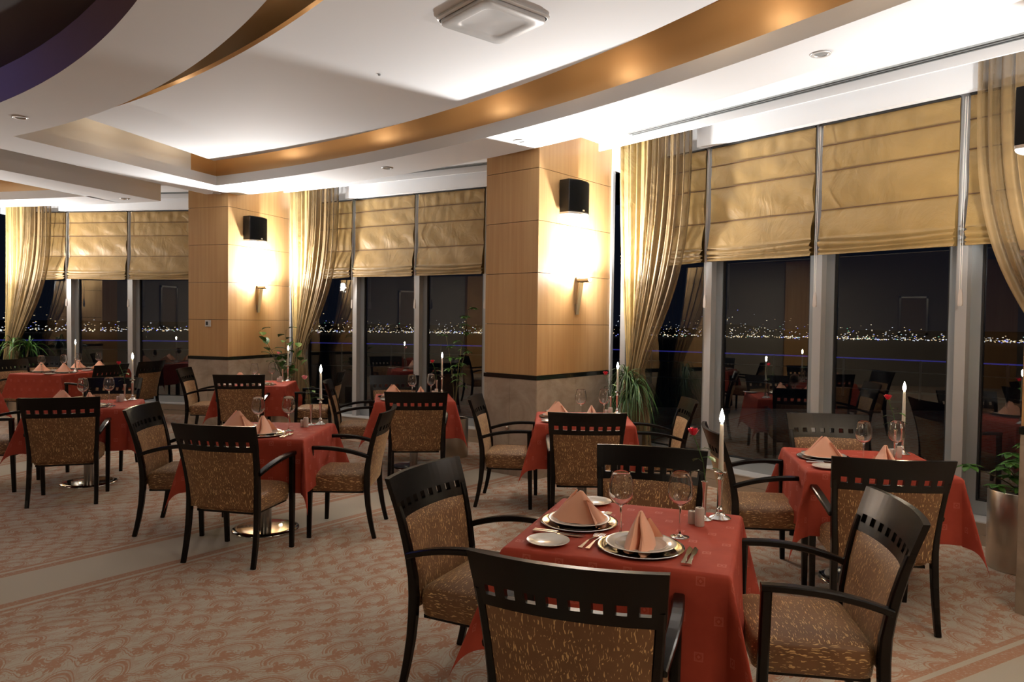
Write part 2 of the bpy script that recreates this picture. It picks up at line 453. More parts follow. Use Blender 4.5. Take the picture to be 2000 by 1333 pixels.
# lips behind which the cove sits
SET = .09
hstrip(sof, TO, lambda q: TO(q)+SET, (20.85, 20.3), (BE, BE), ZL); hstrip(sof, lambda q: TI(q)-SET, TI, (20.85, 20.85), (BE, BE), ZL)
tag(sof.build('ceiling', m_paint), kind='structure', label='white ring-shaped dropped ceiling with curved edges')
PO = lambda q: rad('pout', q); PI_ = lambda q: rad('pin', q)
ZC = 3.80; ZPAN = 3.58; pe_ = MB()
up = MB()
def panel(f0, f1, a, b_, n=60):
    for z in (ZPAN, ZPAN+.035): hstrip(up, f0, f1, a, b_, z, n)
    vwall(pe_, f0, a[0], b_[0], ZPAN, ZPAN+.035, n); vwall(up, f1, a[1], b_[1], ZPAN, ZPAN+.035, n)
    rwall(up, pol(f0(a[0]), a[0]), pol(f1(a[1]), a[1]), ZPAN, ZPAN+.035); rwall(up, pol(f0(b_[0]), b_[0]), pol(f1(b_[1]), b_[1]), ZPAN, ZPAN+.035)
PB = (22.6, 21.3)
panel(PI_, PO, PB, (BE-1.2, BE-1.2))
panel(lambda q: TI(q)+.2, lambda q: TO(q)-.25, (-30, -30), (tl_ti-1.6, tl_to-1.2), 30)
panel(lambda q: TI(q)+.2, lambda q: TO(q)-.25, (BE2+1.2, BE2+1.2), (BN, BN), 30)
tag(up.build('ceiling', m_paint), kind='structure', label='flat white floating ceiling panels inside the curved soffits')
up = MB()
hstrip(up, lambda q: G0, OUT, (gl_g, gl_out), (bl_g, bl_out), ZP, 4)
b_l = 20.85 - .45
rwall(up, pol(TI(b_l)-SET, b_l), pol(TO(b_l)-.34, b_l), ZL, ZC)
hstrip(up, lambda q: TI(q)-SET, lambda q: TO(q)+SET, (b_l, b_l), (20.85, 20.85), ZL, 2)
tag(up.build('ceiling', m_paint), kind='structure', label='white slot and beam sides between the ceiling bays')
gw = MB()
hstrip(gw, lambda q: TI(q)-SET, lambda q: TO(q)+SET, (b_l, b_l), (BE+.4, BE+.4), ZC)
hstrip(gw, lambda q: TI(q)-SET, lambda q: TO(q)+SET, (-30, -30), (tl_ti+.6, tl_to+.4), ZC, 30)
hstrip(gw, lambda q: TI(q)-SET, lambda q: TO(q)+SET, (BE2-.4, BE2-.4), (BN, BN), ZC, 30)
vwall(gw, lambda q: TO(q)+SET, b_l, BE+.4, ZL, ZC); vwall(gw, lambda q: TI(q)-SET, b_l, BE+.4, ZL, ZC)
rwall(gw, pol(TO(b_l)-.34, b_l), pol(TO(b_l)+SET, b_l), ZL, ZC)
vwall(gw, lambda q: TO(q)+SET, -30, tl_to+.4, ZL, ZC, 30); rwall(gw, pol(TI(tl_ti)-SET, tl_ti+.5), pol(TO(tl_to)+SET, tl_to+.4), ZL, ZC)
rwall(gw, pol(TI(BE+.4)-SET, BE+.4), pol(TO(BE+.4)+SET, BE+.4), ZL, ZC)
vwall(gw, lambda q: TO(q)+SET, BE2-.4, BN, ZL, ZC, 30); vwall(gw, lambda q: TI(q)-SET, BE2-.4, BN, ZL, ZC, 30)
tag(pe_.build('trim_4', m_gold_wall), kind='structure', label='gold edge of the floating panel')
for q in (24, 31, 39, 46, 52.5, 58): x, y = pol(TO(q)-.40, q); light('cove_light', 'POINT', (x, y, 3.71), COVE_W, (1, .80, .56), .05)
for rr_ in (11.2, 12.1): x, y = pol(rr_, 20.85); light('cove_light', 'POINT', (x+.35, y+.1, 3.71), COVE_W*.6, (1, .80, .56), .05)
for q in (30, 42, 52): x, y = pol(TI(q)+.2, q); light('cove_light', 'POINT', (x, y, 3.72), COVE_W*.5, (1, .80, .56), .05)
tag(gw.build('trim_1', m_gold_wall), kind='structure', label='gold recess around the floating ceiling panels')
pe = MB(); hstrip(pe, lambda q: OUT(q)-.02, lambda q: 15.3, (-30, -30), (BN, BN), ZP, 120)
tag(pe.build('ceiling', m_paint), kind='structure', label='bright white perimeter ceiling along the windows')
dm = MB(); vwall(dm, RI, -30, BN, ZS, 3.47)
tag(dm.build('trim_2', m_brown_face), kind='structure', label='brown curved edge of the inner ceiling ring')
dm = MB(); vwall(dm, RI, -30, BN, 3.47, 3.575)
tag(dm.build('trim_3', m_brown_face), kind='structure', label='upper strip above the brown ceiling edge')
dm = MB(); hstrip(dm, lambda q: .01, lambda q: RI(q)+.02, (-30, -30), (BN, BN), 3.575, 60)
dm.box(-13, 9, -6, CY+.05, 3.575, 3.6)
tag(dm.build('ceiling', m_dark_dome), kind='structure', label='dark central ceiling')
light('dome_glow', 'POINT', (-4.95, 5.2, 3.43), 10, (.12, .2, 1), .1)

# walls of the hall that only the window reflections show
wl = MB().box(-11.2, -11, -6, 13.4, 0, 3.7).build('wall_left', m_plaster); tag(wl, kind='structure')
wb = MB().box(-11.2, 9, -6, -5.8, 0, 3.7).build('wall_back', m_plaster); tag(wb, kind='structure')
wr_ = MB().box(8.8, 9, -6, 2, 0, 3.7).build('wall_right', m_plaster); tag(wr_, kind='structure')
rf = MB().box(-13, 9.5, -6.2, 14, 3.85, 3.9).build('roof', m_dark); tag(rf, kind='structure')
for k, (y0, y1) in enumerate(((-1.2, -.3), (3.4, 4.4), (8.0, 8.9))):
    tag(MB().box(-11, -10.85, y0, y1, 0, 3.3).build('wall_left', m_wood), kind='structure')

# outside: terrace, added rail for a blue reflection, sea, hills and the lights of the far shore
terr = MB(); hstrip(terr, lambda q: 14.9, lambda q: 27, (-40, -40), (110, 110), -.06, 40)
tag(terr.build('terrace', m_navy), kind='structure', label='dark terrace outside the windows')
sea = MB().add([(-6000, 200, -60), (6000, 200, -60), (6000, 8000, -60), (-6000, 8000, -60)], [(0,1,2,3)])
tag(sea.build('sea', m_navy), kind='structure', label='dark water beyond the windows')
rl = empty('reflection_railing', label='made-up terrace railing, its glowing blue top line standing for a reflection in the windows', cat='railing')
arc = lambda r, z, a0=-20, a1=75, n=70: [P(r, a0+(a1-a0)*k/n, z) for k in range(n+1)]
MB().tube(arc(25.5, .82), .016, 6).build('reflection_bar', m_blue, rl)  # glowing bar stands in for the blue reflection of indoor lights
MB().tube(arc(25.5, .55), .012, 5).build('cable', m_alu_grey, rl)
MB().tube(arc(25.5, .12), .012, 5).build('cable', m_alu_grey, rl)
for k in range(26):
    q = -18 + k*3.6; x, y = pol(25.5, q); MB().box(x-.02, x+.02, y-.02, y+.02, -.06, .82).build('post', m_alu_grey, rl)
hl = MB()
NH = 80
def hill(a): return 6 + 16*(.5+.5*sin(a*.11+1)) + 8*sin(a*.31) + (28 if 12 < a < 22 else 0)*(.5-.5*cos((a-12)/10*2*pi))
rings = [[(3050*sin(radians(a)), 3050*cos(radians(a)), -60), (3400*sin(radians(a)), 3400*cos(radians(a)), -60+hill(a)*1.5)] for a in [-42+84*k/NH for k in range(NH+1)]]
for k in range(NH): hl.add([rings[k][0], rings[k+1][0], rings[k+1][1], rings[k][1]], [(0,1,2,3)])
tag(hl.build('far_shore', m_navy), kind='structure', label='black hills of the far shore')
rc = random.Random(3)
cl = [MB() for _ in m_city]
def blob(i, a, z, s):
    x, y = 3000*sin(radians(a)), 3000*cos(radians(a)); dx, dy = cos(radians(a)), -sin(radians(a))
    w = s*rc.uniform(.7, 1.6)
    cl[i].add([(x-dx*w, y-dy*w, z), (x, y-5, z-s*.8), (x+dx*w, y+dy*w, z), (x, y-5, z+s*.8), (x, y+5, z)], [(0,1,3),(1,2,3),(0,4,1),(1,4,2),(0,3,4),(3,2,4)])
for k in range(2600):
    a = rc.uniform(-38, 38)
    if rc.random() < .45: z = -52 + rc.gauss(0, 2.0)
    else: z = -50 + abs(rc.gauss(0, 1)) * (hill(a)*.9 + 8)
    if a > 27 or a < -22:
        if rc.random() < .35: continue
    blob(rc.choices(range(5), (5, 4, 2, 1.0, .4))[0], a, z, rc.uniform(.9, 2.0) * (1 if z > -46 else 1.3))
allc = MB(); mi = []
for k, mb in enumerate(cl): allc.add(mb.v, mb.f); mi += [k]*len(mb.f)
cme = allc.mesh('city_lights', m_city[0])
for q in m_city[1:]: cme.materials.append(q)
cme.polygons.foreach_set('material_index', mi)
tag(obj('city_lights', cme), kind='stuff', label='tiny coloured city lights scattered along the far shore', cat='city lights')

# ------------------------------------------------------------------ pillars
def pillar(n, px_, py_, bear, wid=.70, dep=1.33):
    r = empty('wall_pillar', (px_, py_, 0), -radians(bear), kind='structure')
    r['label'] = n
    MB().box(-wid+.012, -.012, .012, dep-.012, 0, 3.6).build('core', m_dark, r)
    g = .0025
    zs = [1.045, 1.56, 2.08, 2.60, 3.12, 3.56]
    for a, c_ in zip(zs[:-1], zs[1:]):
        MB().box(-wid+.001, -.001, 0, .018, a+g, c_-g).build('wood_panel', m_wood, r)
        MB().box(-.018, 0, .001, dep, a+g, c_-g).build('wood_panel', m_wood, r)
        MB().box(-wid, -wid+.018, .001, dep, a+g, c_-g).build('wood_panel', m_wood, r)
    for a, c_ in ((0, .96),):
        for x0, x1 in ((-wid, -wid*.5), (-wid*.5, 0)): MB().box(x0+.0015, x1-.0015, -.004, .018, a, 1.0).build('marble_slab', m_marble, r)
        for y0, y1 in ((0, dep*.5), (dep*.5, dep)):
            MB().box(-.018, .004, y0+.0015, y1-.0015, a, 1.0).build('marble_slab', m_marble, r)
            MB().box(-wid-.004, -wid+.018, y0+.0015, y1-.0015, a, 1.0).build('marble_slab', m_marble, r)
    MB().box(-wid-.008, .008, -.008, dep, 1.003, 1.042).build('black_strip', m_mblack, r)
    MB().box(-.03, .02, dep, dep+.05, 0, 3.56).build('metal_trim', m_alu, r)
    MB().box(-wid-.02, -wid+.03, dep, dep+.05, 0, 3.56).build('metal_trim', m_alu, r)
    return r
P1 = (.25, 7.2, 40); P2 = (-3.92, 9.96, 20.5)
t3 = (cos(radians(60.5)), -sin(radians(60.5))); P3 = (2.83 + .7*t3[0], 3.99 + .7*t3[1], 60.5)
x4, y4 = pol(13.4, 81.5); P4 = (x4, y4, 81.5)
x0_, y0_ = pol(13.35, -2.0); P0 = (x0_+.35, y0_, -2.0)
pil1 = pillar('wood-panelled pillar in the middle of the picture', *P1)
pil2 = pillar('wood-panelled pillar at the left, farther away', *P2)
pil3 = pillar('wood-panelled pillar just beyond the right edge', *P3)
pil4 = pillar('wood-panelled pillar behind on the right', *P4)
pil0 = pillar('wood-panelled pillar beyond the left edge', *P0)
def pworld(Pp, x, y, z):
    bx, by, be = Pp; c_, s_ = cos(radians(be)), sin(radians(be))
    return (bx + x*c_ + y*s_, by - x*s_ + y*c_, z)

def speaker(Pp, y, z, side, label, w=.37, h=.37):
    d = .19
    r = empty('wall_speaker', pworld(Pp, 0 if side > 0 else -.7, y, z), -radians(Pp[2]) + (0 if side > 0 else pi), label=label, cat='speaker', group='black wall speakers')
    N = 14
    def sec(z_, k=1.0):
        ring = [(.012, -w/2*.92), ]
        for i in range(N+1):
            a = -1+2*i/N; ring.append((.06 + (d-.06)*(1-.42*a*a)*k, a*w/2*k))
        ring.append((.012, w/2*.92)); return [(x, y_, z_) for x, y_ in ring]
    auto_smooth(MB().loft([sec(-h/2+.02), sec(h/2-.02)]).build('cabinet', m_blackp, r), 30)
    g = MB(); n0 = []
    def gp(i, j): a = -1+2*i; return (.064 + (d-.06)*(1-.42*a*a), a*w/2*.96, -h/2+.03+(h-.06)*j)
    auto_smooth(MB().grid(gp, 14, 6).build('grille', m_black, r))
    auto_smooth(MB().loft([sec(-h/2, .98), sec(-h/2+.02, 1.0)]).build('silver_base', m_alu, r), 30)
    MB().box(d-.006, d+.006, -.016, .016, -h/2+.035, -h/2+.05).build('badge', m_alu, r)
    MB().box(0, .03, -.05, .05, -.06, .06).build('wall_bracket', m_blackp, r)
    return r
speaker(P1, .50, 2.88, 1, 'black wall speaker on the middle pillar, above its lamp')
speaker(P2, .455, 2.86, 1, 'smaller-looking black wall speaker on the far left pillar')
speaker(P3, .30, 2.80, -1, 'black wall speaker cut off by the right edge')

def sconce(Pp, y, z, side, label, k=1.0):
    base = pworld(Pp, 0 if side > 0 else -.7, y, 0)
    rz = -radians(Pp[2]) + (0 if side > 0 else pi)
    r = empty('wall_sconce', base, rz, label=label, cat='wall lamp', group='wall lamps on the pillars')
    MB().bar([(.012, 0, z-.36), (.035, 0, z-.2), (.062, 0, z-.02)], [.05, .062, .075], .016, side=(0,1,0)).build('arm', m_satin, r)
    MB().box(0, .016, -.03, .03, z-.33, z-.25).build('wall_plate', m_satin, r)
    hd = MB(); n = 20
    # half shell holding the tube, open above
    rings = []
    for e_ in range(2):
        x = .03 + e_*.14
        rings.append([(x, .042*cos(a), z+.02+.042*sin(a)) for a in [pi + pi*i/10 for i in range(11)]] + [(x, .036*cos(a), z+.02+.036*sin(a)) for a in [2*pi - pi*i/10 for i in range(11)]])
    hd.loft(rings)
    auto_smooth(hd.build('shade', m_satin, r), 40)
    MB().tube([(.028, 0, z+.02), (.034, 0, z+.02)], .042, 20).build('end_cap', m_satin, r)
    MB().tube([(.05, 0, z+.045), (.15, 0, z+.045)], .02, 12).build('bulb', m_bulb if k > .5 else m_bulb_dim, r)
    c_, s_ = cos(rz), sin(rz)
    light('sconce_light', 'AREA', (base[0] + .12*c_, base[1] + .12*s_, z+.075), SCONCE_W*k, SCONCE_COL, .11, (pi + radians(SCONCE_TILT), 0, rz + pi/2), 'RECTANGLE', .07)
    light('sconce_glow', 'POINT', (base[0] + .12*c_, base[1] + .12*s_, z+.10), SCONCE_P*k, SCONCE_COL, .045)
    return r
sconce(P1, .67, 2.03, 1, 'lit metal wall lamp on the middle pillar')
sconce(P2, .60, 2.03, 1, 'lit metal wall lamp on the far left pillar')
sconce(P3, .32, 2.03, -1, 'unseen dim wall lamp added beyond the right edge to brighten the right-hand windows', .24)  # added out of view to lift the light in the right bay
sconce(P3, .67, 2.03, 1, 'lit wall lamp on the far side of the pillar beyond the right edge')
sconce(P0, .67, 2.03, 1, 'lit wall lamp on the pillar beyond the left edge')

def wallbox(Pp, x, z, name, label, cat):
    r = empty(name, pworld(Pp, -x, 0, z), -radians(Pp[2]), label=label, cat=cat); return r
th = wallbox(P2, .34, 1.507, 'thermostat', 'small white thermostat on the front of the far left pillar', 'thermostat')
MB().box(-.045, .045, -.018, 0, -.045, .045).build('case', m_alu, th); MB().box(-.03, .005, -.021, -.017, -.025, .025).build('display', m_dark, th)
for Pp, x, z, lab in ((P1, .37, .50, 'round metal wall hook on the marble of the middle pillar'), (P2, .62, .50, 'round metal wall hook on the marble of the far left pillar')):
    hk = wallbox(Pp, x, z, 'wall_hook', lab, 'hook')
    MB().tube([(0, -.004, 0), (0, -.018, 0)], .028, 16).build('rosette', m_silver, hk); MB().tube([(0, -.016, 0), (0, -.034, -.005), (0, -.042, .012)], .006, 8).build('hook', m_silver, hk)

# ------------------------------------------------------------------ window bays
POST = (-2.28, -1.16, -.03, 1.10, 2.23)
BAYS = [('L2', -12.5, 14.95, 0), ('L', 8.5, 14.95, 0), ('M', 29.5, 14.70, -.02), ('R', 50.5, 14.45, .09), ('R2', 71.5, 14.45, 0)]
blind_cache = {}
def blind_mesh(w, seed, steps=(3.13, 2.91, 2.58), zt=3.31, zb=2.2):
    """front surface of a roman blind: flat laps, billowing lower lap and three stacked folds"""
    rr = random.Random(seed); ph = [rr.uniform(0, 6) for _ in range(6)]
    prof = []
    for k in range(41): prof.append(zt + (2.33 - zt)*k/40)
    folds = [(2.325, .070), (2.315, .020), (2.300, .060), (2.272, .068), (2.264, .020), (2.252, .054), (2.236, .060), (2.229, .018), (2.218, .048), (2.198, .052)]
    N = 46
    mb = MB(); mb.uv = []
    rows = [(z, None) for z in prof] + folds
    for j, (z, dd) in enumerate(rows):
        for i in range(N+1):
            s = i/N; x = (s-.5)*w
            if dd is None:
                edges_ = [zt] + list(steps) + [2.33]
                for q in range(4):
                    if edges_[q] >= z >= edges_[q+1]: lo, hi = edges_[q+1], edges_[q]; break
                tt = (hi - z)/(hi-lo); amp = (.004, .007, .014, .045)[q]
                d = amp*sin(pi*min(tt*1.0, 1)*(.5 if q == 3 else 1))**1.0
                top = max(0, (z-2.95)/.36)
                wv = .006*sin(x*34+ph[0]+z*9)*top + .005*sin(x*15+z*14+ph[1]) + .0035*sin(x*47-z*11+ph[2])*(.3+top)
                wv += .006*sin((x*.8+z)*19+ph[3])*sin(pi*tt)
                d += .6*wv*sin(pi*min(max(tt, .02), .98))**.5
                zz = z; xx = x*(1 - .012*sin(pi*tt)*(q > 1))
            else:
                d = dd + .004*sin(x*7+ph[4]+j); zz = z + .006*sin(x*4+ph[5]+j*.4) - .008*(1-(2*s-1)**2); xx = x*(1.0 if j % 2 else .985)
            mb.v.append((xx, -d, zz)); mb.uv.append((s, zz))
    n = N+1
    for j in range(len(rows)-1):
        for i in range(N): mb.f.append((j*n+i, j*n+i+1, (j+1)*n+i+1, (j+1)*n+i))
    # back sheet keeps the cloth opaque from outside
    k = len(mb.v)
    for x, y, z in ((-w/2, .012, zb), (w/2, .012, zb), (w/2, .012, zt), (-w/2, .012, zt)): mb.v.append((x, y, z)); mb.uv.append((0, 0))
    mb.f.append((k, k+1, k+2, k+3)); mb.f.append((0, N, k+2, k+3)); a = (len(rows)-1)*n; mb.f.append((a, k, k+1, a+N))
    return mb.mesh('roman_blind_fabric', m_blind, True)
BAYNAME = {'L': 'far left windows', 'M': 'middle windows', 'R': 'right-hand windows', 'L2': 'windows beyond the left edge', 'R2': 'windows beyond the right edge'}
wi = 0
for tag_, bear, D, off in BAYS:
    bm = lambda x, y, z: (CX + x*cos(radians(bear)) + y*sin(radians(bear)), CY - x*sin(radians(bear)) + y*cos(radians(bear)), z)
    rz = -radians(bear)
    posts = [p+off for p in POST]
    wi += 1
    win = empty('window_%d' % wi, (CX, CY, 0), rz, kind='structure')
    for p in posts:
        MB().box(p-.038, p+.038, D-.03, D+.09, 0.15, 3.35).build('mullion', m_mull, win)
    MB().box(-2.5, 2.5, D-.02, D+.15, 3.31, 3.62).build('header', m_paint, win)
    # kick boards and sill
    MB().box(-2.5, 2.5, D-.15, D+.12, 0, .075).build('kick_board', m_beige, win)
    MB().box(-2.5, 2.5, D-.145, D+.12, .079, .165).build('kick_board', m_beige, win)
    MB().box(-2.5, 2.5, D-.15, D+.12, .165, .175).build('sill', m_alu, win)
    for k in range(4):
        a, c_ = posts[k]+.038, posts[k+1]-.038
        fr_ = MB(); y0, y1 = D+.05, D+.10; w_ = .072
        fr_.box(a, a+w_, y0, y1, .175, 3.3).box(c_-w_, c_, y0, y1, .175, 3.3).box(a+w_, c_-w_, y0, y1, .175, .28).box(a+w_, c_-w_, y0, y1, 3.2, 3.3)
        fr_.build('sash_frame', m_alu_grey, win)
        gk = MB(); g_ = .012
        gk.box(a+w_, a+w_+g_, y0+.01, y1-.005, .28, 3.2).box(c_-w_-g_, c_-w_, y0+.01, y1-.005, .28, 3.2).box(a+w_, c_-w_, y0+.01, y1-.005, .28, .292)
        gk.build('gasket', m_dark, win)
        MB().add([(a+w_, D+.085, .28), (c_-w_, D+.085, .28), (c_-w_, D+.085, 3.2), (a+w_, D+.085, 3.2)], [(0,1,2,3)]).build('pane', m_pane, win)
    # curtain pocket strip and pelmet
    MB().box(-2.35, 2.35, D-.30, D-.278, 3.475, 3.56).build('curtain_pocket', m_paint, win)
    if tag_ in ('L2', 'R2'): 
        pass
    pel = MB().box(posts[1]-.07, posts[3]+.12, D-.165, D-.085, 3.325, 3.56); pel.build('pelmet', m_paint, win)
    # slot diffuser in the perimeter ceiling
    sd = empty('slot_diffuser', bm(.1, D-.355, ZP), rz, label='long black slot air diffuser in the ceiling along the ' + BAYNAME[tag_], cat='air vent')
    MB().box(-1.95, 1.95, -.045, .045, -.006, -.001).build('slot_void', m_dark, sd)
    for q, ww in ((-.047, .005), (0, .006), (.047, .005)): MB().box(-1.95, 1.95, q-ww/2, q+ww/2, -.012, -.001).build('slot_blade', m_alu_grey, sd)
    for k in range(4):
        if tag_ == 'L2' and k < 2: continue
        a, c_ = posts[k]+.038, posts[k+1]-.03
        nm = ['leftmost', 'second', 'third', 'rightmost'][k]
        r = empty('roman_blind', bm((a+c_)/2, D-.062, 0), rz, label='%s gold roman blind of the %s' % (nm, BAYNAME[tag_]), cat='blind', group='gold roman blinds')
        obj('blind_fabric', blind_mesh(c_-a, k*7+len(tag_)), r)
        for z in (3.13, 2.91, 2.58): MB().box(-(c_-a)/2, (c_-a)/2, -.011, -.003, z-.0035, z+.0035).build('batten', m_batten, r)
        MB().box(-(c_-a)/2, (c_-a)/2, -.02, .012, 3.308, 3.322).build('head_rail', m_dark, r)
        cx = -(c_-a)/2 - .015 if k else -(c_-a)/2+.05
        cd = MB().tube([(cx-.008, -.03, 3.3), (cx-.008, -.055, 2.3), (cx-.006, -.052, 1.86)], .0018, 5).tube([(cx+.006, -.03, 3.3), (cx+.006, -.055, 2.3), (cx+.004, -.052, 1.86)], .0018, 5).build('cord', m_candle, r)
        MB().loft([[(cx+x*s, -.052+y*s, z) for x, y in ((-1,-.5),(1,-.5),(1,.5),(-1,.5))] for s, z in ((.009, 1.87), (.014, 1.82), (.016, 1.76), (.012, 1.745))]).build('toggle', m_ceramic, r)

def curtain(bear, D, u0, u1, ut, zt, wt, label, mat, cat='curtain', pleats=7, amp=.05, s0=0, s1=1, ztop=3.50, sgn=1, seed=0, belly=1.5, dy=0.0, name='silk_curtain'):
    """hung full-width at the top, drawn to a tie at (ut, zt); below the tie it falls again"""
    rr = random.Random(seed); ph = rr.uniform(0, 6)
    NU, NV = 150, 70
    mb = MB(); mb.uv = []
    for j in range(NV+1):
        z = ztop + (.02 - ztop)*j/NV
        for i in range(NU+1):
            s = s0 + (s1-s0)*i/NU
            if z >= zt:
                v = (ztop - z)/(ztop - zt); e = v**belly; e = e*e*(3-2*e)*.4 + e*.6
                e = min(1, e); g = v**.9
                w = 1-e
                top = u0 + (u1-u0)*s
                bot = ut + sgn*(s-.5)*wt
                # free edge keeps hanging outward longer than the fixed edge
                k = abs(s) if True else s
                ee = e**(1 + 1.1*s); x = top*(1-ee) + bot*ee
                A = amp*(1-.45*v)
            else:
                v = (zt - z)/zt; x = ut + sgn*(s-.5)*(wt + .30*v**.7); A = amp*(.55 + .25*v)
            q = 2*pi*pleats*s + ph
            y = A*(sin(q) + .25*sin(1.7*q+1) + .10*sin(3.7*q+z*1.3))
            x += .012*sin(q*1.0+1.3)
            mb.v.append((x, D-.185+dy+y*.75, z)); mb.uv.append((s*3, z))
    for j in range(NV):
        for i in range(NU):
            a = j*(NU+1)+i; mb.f.append((a, a+1, a+NU+2, a+NU+1))
    o = obj(name, mb.mesh(name, mat, True), None, (CX, CY, 0), -radians(bear))
    # put the origin at the object's own foot
    return tag(o, label=label, cat=cat)
def drapes(bear, D, a, w, ut, sg, where):
    # a = fixed edge by the pillar, w = signed width; silk next to the pillar, sheer at the free edge
    curtain(bear, D, a, a+w*.55, ut-sg*.03, 1.08, .16, 'gold striped silk curtain gathered %s' % where, m_drape, pleats=7, seed=1, sgn=sg, dy=-.01)
    curtain(bear, D, a+w*.45, a+w, ut+sg*.05, 1.08, .20, 'bronze sheer curtain beside the gold silk one %s' % where, m_sheer, pleats=7, seed=5, sgn=sg, amp=.045, belly=1.35, dy=-.045, name='sheer_curtain')
drapes(50.5, 14.45, -2.13, .98, -1.86, 1, 'right of the middle pillar')
drapes(29.5, 14.70, -2.34, 1.02, -2.12, 1, 'right of the far left pillar')
drapes(8.5, 14.95, -2.20, .88, -2.10, 1, 'at the left edge of the picture')
drapes(50.5, 14.45, 2.34, -1.0, 2.16, -1, 'at the right edge of the picture')

# ------------------------------------------------------------------ ceiling fittings
def downlight(x, y, z, label):
    r = empty('downlight', (x, y, z), 0, label=label, cat='ceiling light', group='small round recessed ceiling lights')
    MB().lathe([(.062, -.002), (.06, -.008), (.045, -.008), (.042, -.001)], 28).build('rim', m_alu, r, True)
    MB().lathe([(.042, -.002), (.001, -.003)], 28).build('lens', m_alu_grey, r, True)
downlight(1.92, 4.59, ZS, 'round ceiling light above the right-hand windows, nearest and largest')
downlight(.05, 6.88, ZS, 'round ceiling light just in front of the middle pillar')
downlight(-1.43, 8.18, ZS, 'round ceiling light between the two pillars')
downlight(-4.08, 9.96, ZS, 'round ceiling light at the corner in front of the far left pillar')
downlight(-4.26, 6.27, ZS, 'round ceiling light on the shaded inner ring at the left edge')
downlight(-5.65, 10.53, ZS, 'round ceiling light over the far left windows')
sp = empty('sprinkler', (-1.1, 5.9, ZPAN), 0, label='tiny dot of a sprinkler on the raised ceiling', cat='sprinkler'); MB().lathe([(.012, -.001), (.010, -.012), (.002, -.016)], 10).build('head', m_alu_grey, sp)

ac = empty('ceiling_air_unit', (-.15, 4.76, ZPAN+.004), radians(40), label='square white air-conditioning unit with a recessed panel on the raised ceiling', cat='air conditioner')
def rsq(h, r, z, n=6):
    out_ = []
    for cx, cy, a0 in ((h-r, h-r, 0), (-h+r, h-r, 90), (-h+r, -h+r, 180), (h-r, -h+r, 270)):
        for k in range(n+1): a = radians(a0+90*k/n); out_.append((cx+r*cos(a), cy+r*sin(a), z))
    return out_
auto_smooth(MB().loft([rsq(.275, .06, 0), rsq(.28, .06, -.02), rsq(.272, .06, -.03), rsq(.266, .055, -.032)], cap=False).build('frame', m_alu, ac), 50)
auto_smooth(MB().loft([rsq(.258, .055, -.03), rsq(.258, .055, -.052), rsq(.25, .05, -.058), rsq(.185, .06, -.058), rsq(.17, .06, -.050), rsq(.155, .05, -.044), rsq(.03, .02, -.044)]).build('panel', M('grey_white_panel', (.60, .62, .63), .35), ac), 50)

# ------------------------------------------------------------------ armchair
def back_y(z):                              # side profile of back posts (towards -y = backwards)
    pts = [(0, 0), (.10, .026), (.25, .050), (.38, .060), (.50, .056), (.62, .038), (.75, .005), (.85, -.028), (.92, -.055)]
    for (a, p), (b2, q) in zip(pts, pts[1:]):
        if z <= b2: return p + (q-p)*(z-a)/(b2-a)
    return pts[-1][1]
def back_x(z): return .252 - .008*min(z/.45, 1) + max(0, z-.45)*.075
def curve_y(x, z): return back_y(z) - .040*(1-(x/.28)**2)*min(1, max(0, (z-.3)/.3))
def rail_piece(mb, z0, z1, x0, x1, n, th=.024, nz=1):
    """curved slab between heights, following the back's curve; x in -1..1 units of half width"""
    rings = []
    for i in range(n+1):
        s = x0 + (x1-x0)*i/n; R = []
        for z, o in ((z0, -th/2), (z1, -th/2), (z1, th/2), (z0, th/2)):
            x = s*(back_x(z)+.017); R.append((x, curve_y(x, z)+o, z))
        rings.append(R)
    mb.loft(rings)
